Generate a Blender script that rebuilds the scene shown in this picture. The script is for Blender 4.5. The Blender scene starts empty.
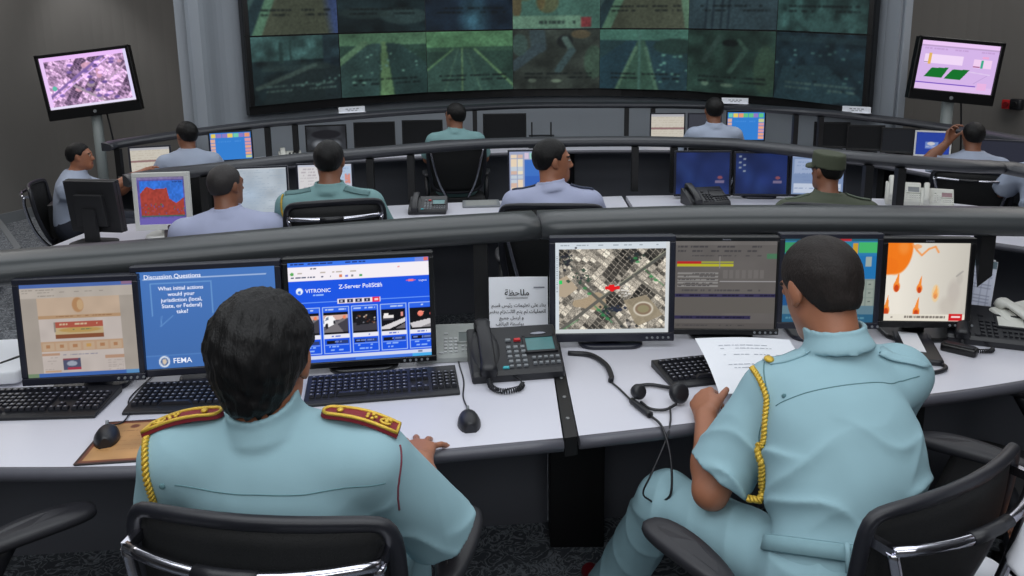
# A traffic control room: three curved rows of consoles facing a video wall.
import bpy, math, random
import numpy as np
from mathutils import Matrix, Vector, Euler

rnd = random.Random(7)
COL = bpy.context.scene.collection
PI = math.pi

def R(d): return math.radians(d)

def lin(c):
    """sRGB 0..255 -> linear"""
    out = []
    for v in c:
        v = v / 255.0
        out.append(v / 12.92 if v <= 0.04045 else ((v + 0.055) / 1.055) ** 2.4)
    return out

# ------------------------------------------------------------- camera geometry
CAM_H, CAM_F, CAM_P, CAM_R = 1.75, 768.0, R(11), R(0.7)
CAM_CY = 45 + CAM_F * math.tan(CAM_P)

def _ray(x, y):
    u = (x - 512) / CAM_F; v = (CAM_CY - y) / CAM_F
    a = u * math.cos(CAM_R) + v * math.sin(CAM_R); b = -u * math.sin(CAM_R) + v * math.cos(CAM_R)
    return Vector((a, math.cos(CAM_P) + b * math.sin(CAM_P), -math.sin(CAM_P) + b * math.cos(CAM_P)))

def onz(x, y, z):
    """the place on the level z that was surveyed at this point of the photograph"""
    d = _ray(x, y); t = (z - CAM_H) / d.z
    return Vector((d.x * t, d.y * t, z))

def ony(x, y, Y):
    d = _ray(x, y); t = Y / d.y
    return Vector((d.x * t, Y, CAM_H + d.z * t))

# ------------------------------------------------------------- materials
MATS = {}
def mat(name, col, rough=0.5, metal=0.0, vary=0.12, scale=30.0, bump=0.0, bscale=200.0, spec=0.5, stretch=None, coat=0.0):
    if name in MATS: return MATS[name]
    m = bpy.data.materials.new(name); m.use_nodes = True
    nt = m.node_tree; N = nt.nodes; L = nt.links
    b = N['Principled BSDF']
    c = lin(col)
    tc = N.new('ShaderNodeTexCoord')
    src = tc.outputs['Object']
    if stretch:
        mp = N.new('ShaderNodeMapping'); mp.inputs['Scale'].default_value = stretch
        L.new(src, mp.inputs['Vector']); src = mp.outputs['Vector']
    nz = N.new('ShaderNodeTexNoise'); nz.inputs['Scale'].default_value = scale; nz.inputs['Detail'].default_value = 4
    L.new(src, nz.inputs['Vector'])
    mx = N.new('ShaderNodeMix'); mx.data_type = 'RGBA'
    mx.inputs[6].default_value = [v * (1 - vary) for v in c] + [1]
    mx.inputs[7].default_value = [min(1, v * (1 + vary)) for v in c] + [1]
    L.new(nz.outputs['Fac'], mx.inputs[0])
    L.new(mx.outputs[2], b.inputs['Base Color'])
    b.inputs['Roughness'].default_value = rough; b.inputs['Metallic'].default_value = metal
    b.inputs['Specular IOR Level'].default_value = spec
    b.inputs['Coat Weight'].default_value = coat
    if bump:
        n2 = N.new('ShaderNodeTexNoise'); n2.inputs['Scale'].default_value = bscale; n2.inputs['Detail'].default_value = 3
        L.new(src, n2.inputs['Vector'])
        bp = N.new('ShaderNodeBump'); bp.inputs['Strength'].default_value = bump; bp.inputs['Distance'].default_value = 0.004
        L.new(n2.outputs['Fac'], bp.inputs['Height']); L.new(bp.outputs['Normal'], b.inputs['Normal'])
    MATS[name] = m
    return m

def glow(name, col, strength=1.0):
    """lit lettering on a screen"""
    if name in MATS: return MATS[name]
    m = bpy.data.materials.new(name); m.use_nodes = True
    b = m.node_tree.nodes['Principled BSDF']
    b.inputs['Base Color'].default_value = (0, 0, 0, 1); b.inputs['Roughness'].default_value = 0.4
    b.inputs['Emission Color'].default_value = lin(col) + [1]; b.inputs['Emission Strength'].default_value = strength
    MATS[name] = m
    return m

def screen_mat(name, strength, rough=0.35):
    """a lit display: the picture is the per-point attribute 'picture' of the display's fine grid"""
    if name in MATS: return MATS[name]
    m = bpy.data.materials.new(name); m.use_nodes = True
    nt = m.node_tree; b = nt.nodes['Principled BSDF']
    at = nt.nodes.new('ShaderNodeAttribute'); at.attribute_name = 'picture'
    b.inputs['Base Color'].default_value = (0.006, 0.006, 0.007, 1); b.inputs['Roughness'].default_value = rough; b.inputs['Specular IOR Level'].default_value = .15
    nt.links.new(at.outputs['Color'], b.inputs['Emission Color']); b.inputs['Emission Strength'].default_value = strength
    MATS[name] = m
    return m

def print_mat(name, rough=0.6):
    """printed matter: the print is the attribute 'picture'"""
    if name in MATS: return MATS[name]
    m = bpy.data.materials.new(name); m.use_nodes = True
    nt = m.node_tree; b = nt.nodes['Principled BSDF']
    at = nt.nodes.new('ShaderNodeAttribute'); at.attribute_name = 'picture'
    nt.links.new(at.outputs['Color'], b.inputs['Base Color']); b.inputs['Roughness'].default_value = rough
    MATS[name] = m
    return m

def mesh_fabric(name, col, scale=900.0, alpha=0.75):
    """net upholstery: fine holes between the threads"""
    if name in MATS: return MATS[name]
    m = bpy.data.materials.new(name); m.use_nodes = True
    nt = m.node_tree; N = nt.nodes; b = N['Principled BSDF']
    b.inputs['Base Color'].default_value = lin(col) + [1]; b.inputs['Roughness'].default_value = 0.7
    tc = N.new('ShaderNodeTexCoord'); v = N.new('ShaderNodeTexVoronoi'); v.inputs['Scale'].default_value = scale
    nt.links.new(tc.outputs['Object'], v.inputs['Vector'])
    r = N.new('ShaderNodeMapRange'); r.inputs[1].default_value = 0.0; r.inputs[2].default_value = 0.35
    r.inputs[3].default_value = alpha - 0.35; r.inputs[4].default_value = min(1, alpha + 0.15)
    nt.links.new(v.outputs['Distance'], r.inputs[0]); nt.links.new(r.outputs[0], b.inputs['Alpha'])
    MATS[name] = m
    return m

# ------------------------------------------------------------- mesh builder
class MB:
    def __init__(s):
        s.v = []; s.f = []; s.m = []; s.sm = []; s.col = {}; s.M = Matrix.Identity(4)
    def add(s, vs, fs, mi=0, smooth=False, M=None):
        T = s.M @ M if M is not None else s.M
        o = len(s.v)
        s.v.extend([tuple(T @ Vector(p)) for p in vs])
        for f in fs:
            s.f.append([i + o for i in f]); s.m.append(mi); s.sm.append(smooth)
        return o
    def box(s, c, d, mi=0, M=None, taper=1.0):
        x, y, z = [k / 2 for k in d]; t = taper
        vs = [(-x, -y, -z), (x, -y, -z), (x, y, -z), (-x, y, -z), (-x * t, -y * t, z), (x * t, -y * t, z), (x * t, y * t, z), (-x * t, y * t, z)]
        vs = [(p[0] + c[0], p[1] + c[1], p[2] + c[2]) for p in vs]
        s.add(vs, [(3, 2, 1, 0), (4, 5, 6, 7), (0, 1, 5, 4), (1, 2, 6, 5), (2, 3, 7, 6), (3, 0, 4, 7)], mi, False, M)
    def rbox(s, c, d, r, mi=0, M=None, seg=4, top=None):
        """box with rounded vertical edges and a small edge round on top and bottom"""
        x, y, z = [k / 2 for k in d]; r = min(r, x * .98, y * .98)
        e = min(r * 0.5, z * 0.8) if top is None else min(top, z * .9)
        rings = []
        for (zz, ins) in ((-z, e), (-z + e * .3, e * .3), (-z + e, 0), (z - e, 0), (z - e * .3, e * .3), (z, e)):
            ring = []
            for (sx, sy, a0) in ((1, 1, 0), (-1, 1, 90), (-1, -1, 180), (1, -1, 270)):
                rr = max(r - ins, 0.0005)
                for k in range(seg + 1):
                    a = R(a0 + 90 * k / seg)
                    ring.append((sx * (x - r) + rr * math.cos(a) + c[0], sy * (y - r) + rr * math.sin(a) + c[1], zz + c[2]))
            rings.append(ring)
        s.loft(rings, mi, True, M, cap=True)
    def loft(s, rings, mi=0, smooth=True, M=None, cap=True, closed=True, loop=False):
        n = len(rings[0]); vs = [p for r_ in rings for p in r_]; fs = []
        m = len(rings)
        for a in range(m if loop else m - 1):
            b = (a + 1) % m
            for i in range(n if closed else n - 1):
                j = (i + 1) % n
                fs.append((a * n + i, a * n + j, b * n + j, b * n + i))
        o = s.add(vs, fs, mi, smooth, M)
        if cap and not loop:
            s.f.append([o + i for i in reversed(range(n))]); s.m.append(mi); s.sm.append(False)
            s.f.append([o + (m - 1) * n + i for i in range(n)]); s.m.append(mi); s.sm.append(False)
    def tube(s, pts, r, mi=0, seg=10, M=None, cap=True, loop=False):
        pts = [Vector(p) for p in pts]; n = len(pts); rings = []
        up = Vector((0.13, 0.21, 0.97))
        prev = None
        for i, p in enumerate(pts):
            a = pts[(i - 1) % n] if (i or loop) else pts[0]; b = pts[(i + 1) % n] if (i < n - 1 or loop) else pts[-1]
            t = (b - a).normalized()
            if prev is None:
                x = t.cross(up); x = x.normalized() if x.length > 1e-4 else t.orthogonal().normalized()
            else:
                x = prev - t * prev.dot(t); x = x.normalized() if x.length > 1e-6 else t.orthogonal().normalized()
            prev = x; y = t.cross(x)
            rr = r[i] if hasattr(r, '__len__') else r
            rings.append([tuple(p + x * (rr * math.cos(2 * PI * k / seg)) + y * (rr * math.sin(2 * PI * k / seg))) for k in range(seg)])
        s.loft(rings, mi, True, M, cap=cap, loop=loop)
    def cyl(s, a, b, r0, r1=None, mi=0, seg=16, M=None):
        s.tube([a, b], [r0, r0 if r1 is None else r1], mi, seg, M)
    def lathe(s, prof, mi=0, seg=20, M=None, c=(0, 0, 0)):
        rings = [[(c[0] + max(r, 1e-4) * math.cos(2 * PI * k / seg), c[1] + max(r, 1e-4) * math.sin(2 * PI * k / seg), c[2] + z) for k in range(seg)] for r, z in prof]
        s.loft(rings, mi, True, M)
    def prism(s, poly, z0, z1, mi=0, M=None, side_mi=None):
        n = len(poly)
        vs = [(p[0], p[1], z0) for p in poly] + [(p[0], p[1], z1) for p in poly]
        s.add(vs, [list(reversed(range(n))), list(range(n, 2 * n))], mi, False, M)
        s.add(vs, [(i, (i + 1) % n, n + (i + 1) % n, n + i) for i in range(n)], mi if side_mi is None else side_mi, False, M)
    def ell(s, c, r, mi=0, seg=16, rings=10, M=None):
        rs = []
        for k in range(rings + 1):
            a = -PI / 2 + PI * k / rings
            q = max(math.cos(a), 0.01)
            rs.append([(c[0] + r[0] * q * math.cos(2 * PI * i / seg), c[1] + r[1] * q * math.sin(2 * PI * i / seg), c[2] + r[2] * math.sin(a)) for i in range(seg)])
        s.loft(rs, mi, True, M)
    def picture(s, cv, w, h, mi=0, M=None, bend=None):
        """a fine grid in the XZ plane (w by h, centred) whose points carry the canvas colours"""
        A = cv.A; H, W = A.shape[:2]
        xs = np.linspace(-w / 2, w / 2, W); zs = np.linspace(h / 2, -h / 2, H)
        X, Z = np.meshgrid(xs, zs)
        T = np.array(s.M @ M if M is not None else s.M)
        Yv = bend(X, Z) if bend is not None else np.zeros_like(X)
        P = np.stack([X, Yv, Z, np.ones_like(X)], -1).reshape(-1, 4) @ T.T
        o = len(s.v)
        s.v.extend(map(tuple, P[:, :3].tolist()))
        i = np.arange(H * W).reshape(H, W)
        q = np.stack([i[1:, :-1], i[1:, 1:], i[:-1, 1:], i[:-1, :-1]], -1).reshape(-1, 4) + o
        s.f.extend(q.tolist()); s.m.extend([mi] * len(q)); s.sm.extend([bend is not None] * len(q))
        a = np.clip(A, 0, 1)
        l = np.where(a <= 0.04045, a / 12.92, ((a + 0.055) / 1.055) ** 2.4).reshape(-1, 3)
        s.col[o] = np.concatenate([l, np.ones((len(l), 1))], 1)
    def text(s, txt, size, loc, mi, M=None, align='LEFT', bold=0.0, shear=0.0):
        """flat lettering in the XZ plane at loc=(x, y, z)"""
        vs, fs = text_mesh(txt, size, align, bold, shear)
        s.add([(p[0] + loc[0], loc[1], p[1] + loc[2]) for p in vs], fs, mi, False, M)
    def build(s, name, mats, parent=None, bevel=0.0, subsurf=0):
        me = bpy.data.meshes.new(name)
        me.from_pydata(s.v, [], s.f)
        if not isinstance(mats, (list, tuple)): mats = [mats]
        for m in mats: me.materials.append(m)
        me.polygons.foreach_set('material_index', s.m)
        me.polygons.foreach_set('use_smooth', s.sm)
        if s.col:
            c = np.zeros((len(s.v), 4), np.float32); c[:, 3] = 1
            for o, a in s.col.items(): c[o:o + len(a)] = a
            ca = me.color_attributes.new('picture', 'FLOAT_COLOR', 'POINT')
            ca.data.foreach_set('color', c.ravel())
        me.update()
        o = bpy.data.objects.new(name, me); COL.objects.link(o)
        if parent is not None: o.parent = parent
        if bevel:
            b = o.modifiers.new('edge', 'BEVEL'); b.width = bevel; b.segments = 2; b.limit_method = 'ANGLE'; b.angle_limit = R(40)
        if subsurf:
            b = o.modifiers.new('sub', 'SUBSURF'); b.levels = subsurf; b.render_levels = subsurf
        return o

_TX = {}
def text_mesh(txt, size, align='LEFT', bold=0.0, shear=0.0):
    key = (txt, size, align, bold, shear)
    if key in _TX: return _TX[key]
    cu = bpy.data.curves.new('lettering', 'FONT'); cu.body = txt; cu.size = size; cu.align_x = align; cu.offset = bold * size; cu.shear = shear
    cu.resolution_u = 3
    ob = bpy.data.objects.new('lettering', cu); COL.objects.link(ob)
    dg = bpy.context.evaluated_depsgraph_get(); ev = ob.evaluated_get(dg); me = ev.to_mesh()
    vs = [tuple(v.co) for v in me.vertices]; fs = [tuple(p.vertices) for p in me.polygons]
    ev.to_mesh_clear(); bpy.data.objects.remove(ob); bpy.data.curves.remove(cu)
    _TX[key] = (vs, fs)
    return vs, fs

def TR(loc=(0, 0, 0), rz=0.0, rx=0.0, ry=0.0):
    return Matrix.Translation(loc) @ Euler((R(rx), R(ry), R(rz)), 'XYZ').to_matrix().to_4x4()

def tag(o, label=None, cat=None, group=None, kind=None):
    if label: o['label'] = label
    if cat: o['category'] = cat
    if group: o['group'] = group
    if kind: o['kind'] = kind
    return o

def thing(name, label, cat, loc=(0, 0, 0), rz=0.0, group=None):
    o = bpy.data.objects.new(name, None); COL.objects.link(o); o.empty_display_size = 0.1
    o.location = loc; o.rotation_euler = (0, 0, R(rz))
    return tag(o, label, cat, group)

KIDS = {}
def copy_thing(root, label, loc, rz, group=None):
    """a copy of a thing with copies of its parts and sub-parts"""
    def cp(o, parent):
        c = o.copy(); COL.objects.link(c)
        if parent is not None: c.parent = parent
        for ch in list(o.children): cp(ch, c)
        return c
    r = cp(root, None)
    r.location = loc; r.rotation_euler = (0, 0, R(rz)); r['label'] = label
    if group: r['group'] = group
    return r

def struct(name, mb, mats, **k):
    o = mb.build(name, mats, **k); o['kind'] = 'structure'; return o

# ------------------------------------------------------------- curves in plan
def spline(pts, n=8):
    P = [np.array(p, float) for p in pts]
    P = [2 * P[0] - P[1]] + P + [2 * P[-1] - P[-2]]
    out = []
    for i in range(1, len(P) - 2):
        for k in range(n):
            t = k / n
            a, b, c, d = P[i - 1], P[i], P[i + 1], P[i + 2]
            out.append(0.5 * (2 * b + (c - a) * t + (2 * a - 5 * b + 4 * c - d) * t * t + (3 * b - a - 3 * c + d) * t ** 3))
    out.append(P[-2])
    return out

def offset(poly, d):
    """shift a plan polyline sideways by d (to the left of its direction)"""
    P = [np.array(p[:2], float) for p in poly]; out = []
    for i in range(len(P)):
        t = P[min(i + 1, len(P) - 1)] - P[max(i - 1, 0)]; t /= np.linalg.norm(t)
        out.append(P[i] + d * np.array([-t[1], t[0]]))
    return out

def sub(poly, a, b):
    """piece of a polyline between arc fractions a and b"""
    P = np.array([p[:2] for p in poly], float)
    s = np.concatenate([[0], np.cumsum(np.linalg.norm(np.diff(P, axis=0), axis=1))]); s /= s[-1]
    ks = np.concatenate([[a], s[(s > a + 1e-6) & (s < b - 1e-6)], [b]])
    return [np.array([np.interp(k, s, P[:, 0]), np.interp(k, s, P[:, 1])]) for k in ks]

def ribbon(mb, A, B, z0, z1, mi=0):
    """slab between two plan polylines of the same length"""
    rings = [[(a[0], a[1], z0), (b[0], b[1], z0), (b[0], b[1], z1), (a[0], a[1], z1)] for a, b in zip(A, B)]
    mb.loft(rings, mi, False)

def sweep(mb, poly, prof, mi=0):
    """sweep a profile [(d, z)] along a plan polyline, d measured to its left"""
    P = [np.array(p[:2], float) for p in poly]; rings = []
    for i in range(len(P)):
        t = P[min(i + 1, len(P) - 1)] - P[max(i - 1, 0)]; t /= np.linalg.norm(t); n = np.array([-t[1], t[0]]); dz = float(poly[i][2]) if len(poly[i]) > 2 else 0.0
        rings.append([(P[i][0] + n[0] * d, P[i][1] + n[1] * d, z + dz) for d, z in prof])
    mb.loft(rings, mi, True)

# ------------------------------------------------------------- pictures shown on displays
def vnoise(H, W, sc, seed=0, ax=1.0):
    g = np.random.RandomState(seed); n = int(max(H, W) / sc) + 4
    G = g.rand(n, n)
    y = np.arange(H)[:, None] / sc * np.ones((1, W)); x = np.arange(W)[None, :] / sc / ax * np.ones((H, 1))
    yi = y.astype(int) % (n - 1); xi = x.astype(int) % (n - 1); fy = y - y.astype(int); fx = x - x.astype(int)
    fy = fy * fy * (3 - 2 * fy); fx = fx * fx * (3 - 2 * fx)
    return (G[yi, xi] * (1 - fy) + G[yi + 1, xi] * fy) * (1 - fx) + (G[yi, xi + 1] * (1 - fy) + G[yi + 1, xi + 1] * fy) * fx

class Cv:
    def __init__(s, W, H, col):
        s.W, s.H = W, H; s.A = np.zeros((H, W, 3)); s.A[:] = np.array(col) / 255.0
        s.Y, s.X = np.mgrid[0:H, 0:W]; s.X = (s.X + .5) / W; s.Y = (s.Y + .5) / H
    def put(s, m, col, a=1.0):
        m = (m * a)[..., None] if m.dtype != bool else (m.astype(float) * a)[..., None]
        s.A = s.A * (1 - m) + m * (np.array(col) / 255.0)
    def rect(s, x0, y0, x1, y1, col, a=1.0):
        s.put((s.X >= x0) & (s.X < x1) & (s.Y >= y0) & (s.Y < y1), col, a)
    def box(s, x0, y0, x1, y1, col, t=0.006):
        s.rect(x0, y0, x1, y0 + t, col); s.rect(x0, y1 - t, x1, y1, col); s.rect(x0, y0, x0 + t, y1, col); s.rect(x1 - t, y0, x1, y1, col)
    def line(s, x0, y0, x1, y1, t, col, a=1.0, soft=0.0, t1=None):
        dx, dy = x1 - x0, y1 - y0
        k = np.clip(((s.X - x0) * dx + (s.Y - y0) * dy) / (dx * dx + dy * dy), 0, 1)
        d = np.hypot(s.X - x0 - k * dx, s.Y - y0 - k * dy)
        tt = t + ((t1 if t1 is not None else t) - t) * k
        s.put(np.clip((tt - d) / max(soft, 1.0 / s.W) + .5, 0, 1), col, a)
    def ell(s, x, y, rx, ry, col, a=1.0, soft=0.15):
        d = np.hypot((s.X - x) / rx, (s.Y - y) / ry)
        s.put(np.clip((1 - d) / soft, 0, 1), col, a)
    def poly(s, pts, col, a=1.0):
        ins = np.zeros(s.X.shape, bool); n = len(pts)
        for i in range(n):
            (x0, y0), (x1, y1) = pts[i], pts[(i + 1) % n]
            if y0 == y1: continue
            c = ((y0 > s.Y) != (y1 > s.Y)) & (s.X < (x1 - x0) * (s.Y - y0) / (y1 - y0) + x0)
            ins ^= c
        s.put(ins, col, a)
    def dashes(s, x0, y0, x1, h, col, seed=0, a=1.0, fill=0.7):
        g = random.Random(seed); x = x0
        while x < x1:
            w = g.uniform(0.01, 0.05)
            if g.random() < fill: s.rect(x, y0, min(x + w, x1), y0 + h, col, a)
            x += w + 0.008
    def noise(s, amt, sc, seed=0):
        s.A = s.A * (1 + amt * (vnoise(s.H, s.W, sc, seed)[..., None] - .5) * 2)
    def tint(s, col, a):
        s.A = s.A * (1 - a) + a * np.array(col) / 255.0
    def blur(s, n=1):
        for _ in range(n):
            for ax in (0, 1):
                s.A = (np.concatenate([np.take(s.A, [0], ax), np.take(s.A, range(s.A.shape[ax] - 1), ax)], ax) + 2 * s.A + np.concatenate([np.take(s.A, range(1, s.A.shape[ax]), ax), np.take(s.A, [-1], ax)], ax)) / 4
    def grain(s, amt, seed=0):
        s.A = s.A * (1 + amt * (np.random.RandomState(seed).rand(s.H, s.W, 1) - .5) * 2)
    def grade(s, mul):
        s.A = s.A * np.array(mul)
# ------------------------------------------------------------- people: smooth implicit bodies turned into one surface
def V3(*a): return np.array(a, float)
def nrm(v): v = np.asarray(v, float); return v / (np.linalg.norm(v) + 1e-9)
def smin(a, b, k):
    if k <= 0: return np.minimum(a, b)
    h = np.clip(0.5 + 0.5 * (b - a) / k, 0, 1)
    return b * (1 - h) + a * h - k * h * (1 - h)
def rc(a, b, ra, rb):
    a = np.asarray(a, float); b = np.asarray(b, float); ab = b - a; L2 = float(ab @ ab) + 1e-12
    def f(P):
        t = np.clip(((P - a) @ ab) / L2, 0, 1)
        return np.linalg.norm(P - a - t[:, None] * ab, axis=1) - (ra + (rb - ra) * t)
    return f
def el(c, r, M=None):
    c = np.asarray(c, float); r = np.asarray(r, float); M = np.eye(3) if M is None else M
    def f(P):
        q = (P - c) @ M
        k0 = np.linalg.norm(q / r, axis=1); k1 = np.linalg.norm(q / (r * r), axis=1) + 1e-9
        return k0 * (k0 - 1) / k1
    return f
def union(items):
    def f(P):
        d = items[0][0](P)
        for g, k in items[1:]: d = smin(d, g(P), k)
        return d
    return f

def surface(f, lo, hi, h):
    """surface nets of f over the box lo..hi with cells of size h -> (verts, quads)"""
    lo = np.asarray(lo, float); hi = np.asarray(hi, float)
    B = 10
    nb = np.maximum(1, np.ceil((hi - lo) / (h * B)).astype(int)); n = nb * B
    bi = np.stack(np.meshgrid(*[np.arange(k) for k in nb], indexing='ij'), -1).reshape(-1, 3)
    dc = f(lo + (bi * B + (B - 1) / 2) * h)
    D = np.repeat(np.repeat(np.repeat(np.where(dc < 0, -1.0, 1.0).reshape(nb), B, 0), B, 1), B, 2).astype(np.float32)
    act = bi[np.abs(dc) < h * B * 0.9 + 0.035]
    loc = np.stack(np.meshgrid(*[np.arange(B)] * 3, indexing='ij'), -1).reshape(-1, 3)
    for s in range(0, len(act), 200):
        I = (act[s:s + 200, None, :] * B + loc[None]).reshape(-1, 3)
        D[I[:, 0], I[:, 1], I[:, 2]] = f(lo + I * h)
    S = D < 0
    c = np.zeros(n - 1, np.int8)
    offs = [(i, j, k) for i in (0, 1) for j in (0, 1) for k in (0, 1)]
    for i, j, k in offs: c += S[i:n[0] - 1 + i, j:n[1] - 1 + j, k:n[2] - 1 + k]
    cells = np.argwhere((c > 0) & (c < 8))
    idx = np.full(n - 1, -1, np.int32); idx[tuple(cells.T)] = np.arange(len(cells))
    acc = np.zeros((len(cells), 3)); cnt = np.zeros(len(cells))
    for a in offs:
        for ax in range(3):
            if a[ax]: continue
            b = list(a); b[ax] = 1
            ia = cells + np.array(a); ib = cells + np.array(b)
            da = D[tuple(ia.T)]; db = D[tuple(ib.T)]
            m = (da < 0) != (db < 0)
            t = da / np.where(m, da - db, 1)
            p = np.array(a, float)[None] + t[:, None] * (np.array(b) - np.array(a))
            acc[m] += p[m]; cnt[m] += 1
    vs = lo + (cells + acc / np.maximum(cnt, 1)[:, None]) * h
    quads = []
    for ax in range(3):
        u, w = (ax + 1) % 3, (ax + 2) % 3
        sl0 = [slice(None)] * 3; sl1 = [slice(None)] * 3
        sl0[ax] = slice(0, n[ax] - 1); sl1[ax] = slice(1, n[ax])
        A = S[tuple(sl0)]; Bm = S[tuple(sl1)]
        e = np.argwhere(A != Bm)
        e = e[(e[:, u] > 0) & (e[:, w] > 0) & (e[:, u] < n[u] - 1) & (e[:, w] < n[w] - 1)]
        if not len(e): continue
        inside = S[tuple(e.T)]
        du = np.zeros(3, int); du[u] = 1; dw = np.zeros(3, int); dw[w] = 1
        q = np.stack([idx[tuple((e - du - dw).T)], idx[tuple((e - dw).T)], idx[tuple(e.T)], idx[tuple((e - du).T)]], 1)
        q[~inside] = q[~inside][:, ::-1]
        quads.append(q)
    quads = np.concatenate(quads); quads = quads[(quads >= 0).all(1)]
    return vs, quads

def mesh_obj(name, vs, quads, mats, parent, base, mi=None):
    me = bpy.data.meshes.new(name)
    me.from_pydata((vs - base).tolist(), [], quads.tolist())
    for m in (mats if isinstance(mats, (list, tuple)) else [mats]): me.materials.append(m)
    if mi is not None: me.polygons.foreach_set('material_index', mi.astype(np.int32))
    me.polygons.foreach_set('use_smooth', [True] * len(me.polygons)); me.update()
    o = bpy.data.objects.new(name, me); COL.objects.link(o); o.parent = parent
    return o

def to_surface(f, p, off=0.0, n=8):
    """slide a point along the gradient until it lies off above the surface of f"""
    p = np.array(p, float)
    for _ in range(n):
        e = 0.004
        q = np.array([p, p + [e, 0, 0], p + [0, e, 0], p + [0, 0, e]])
        d = f(q); g = nrm(d[1:] - d[0])
        p = p - (d[0] - off) * g
    return p

def rotz(a): c, s = math.cos(a), math.sin(a); return np.array([[c, -s, 0], [s, c, 0], [0, 0, 1.0]])
def rotx(a): c, s = math.cos(a), math.sin(a); return np.array([[1, 0, 0], [0, c, -s], [0, s, c]])
def roty(a): c, s = math.cos(a), math.sin(a); return np.array([[c, 0, s], [0, 1, 0], [-s, 0, c]])

def head_parts(C, M, s=1.0, fine=True):
    """prims of a head at C (centre) with axes M (x right, y face, z up)"""
    def w(x, y, z): return C + M @ (V3(x, y, z) * s)
    E = lambda c, r: el(w(*c), V3(*r) * s, M)
    it = [(E((0, -.014, .030), (.076, .096, .086)), 0), (E((0, .028, -.032), (.061, .066, .084)), .03),
          (rc(w(-.043, .005, -.06), w(0, .066, -.096), .02 * s, .021 * s), .03), (rc(w(.043, .005, -.06), w(0, .066, -.096), .02 * s, .021 * s), .03)]
    if fine:
        it += [(rc(w(0, .088, .012), w(0, .108, -.030), .008 * s, .0125 * s), .014),
               (E((-.011, .098, -.034), (.008, .010, .007)), .008), (E((.011, .098, -.034), (.008, .010, .007)), .008),
               (E((0, .078, .026), (.052, .018, .010)), .014), (E((0, .088, -.062), (.023, .011, .0075)), .008), (E((0, .086, -.073), (.019, .011, .0075)), .008)]
    return it, w

def hand_parts(wr, d, n, s_, L=0.185, curl=(30, 34, 38, 44), spread=(7, 2, -3, -9), thumb=(45, 20), side=1):
    """wrist, finger direction d, back-of-hand normal n, thumb side s_; returns (palm prims, finger prims)"""
    d, n, s_ = nrm(d), nrm(n), nrm(s_)
    k = L / 0.185
    kn = []
    palm = []; fing = []
    for i, (u, l) in enumerate(((.030, .092), (.010, .096), (-.010, .091), (-.028, .082))):
        b = wr + (s_ * u * .55) * k; e = wr + (d * l + s_ * u + n * (.004 if i in (1, 2) else 0)) * k
        palm.append((rc(b, e, .0135 * k, .0115 * k), .012)); kn.append(e)
    palm.append((rc(wr + s_ * .012 * k, wr + (d * .05 + s_ * .034 - n * .008) * k, .014 * k, .014 * k), .014))
    for i, ls in enumerate(((.042, .025, .019), (.046, .029, .020), (.043, .027, .019), (.034, .020, .017))):
        p = kn[i]; ang = 0.0; r0 = (.0092, .0095, .0090, .0080)[i] * k
        dd = nrm(d * math.cos(R(spread[i])) + s_ * math.sin(R(spread[i])))
        cs = curl[i]
        for j, l in enumerate(ls):
            ang += R(cs * (0.7, 1.0, 0.7)[j])
            v = dd * math.cos(ang) - n * math.sin(ang)
            q = p + v * l * k
            fing.append((rc(p, q, r0 * (1, .93, .87)[j], r0 * (.93, .87, .78)[j]), .003 if j == 0 else .002)); p = q
    t0 = wr + (d * .028 + s_ * .026 - n * .008) * k
    a, c = R(thumb[0]), R(thumb[1])
    v1 = nrm(d * math.cos(a) + s_ * math.sin(a) - n * .25)
    v2 = nrm(d * math.cos(a - c) + s_ * math.sin(a - c) - n * .30)
    t1 = t0 + v1 * .042 * k; t2 = t1 + v1 * .030 * k; t3 = t2 + v2 * .025 * k
    palm.append((rc(t0, t1, .0145 * k, .0118 * k), .010))
    fing += [(rc(t1, t2, .0112 * k, .0100 * k), .004), (rc(t2, t3, .0098 * k, .0080 * k), .002)]
    return palm, fing

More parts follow.
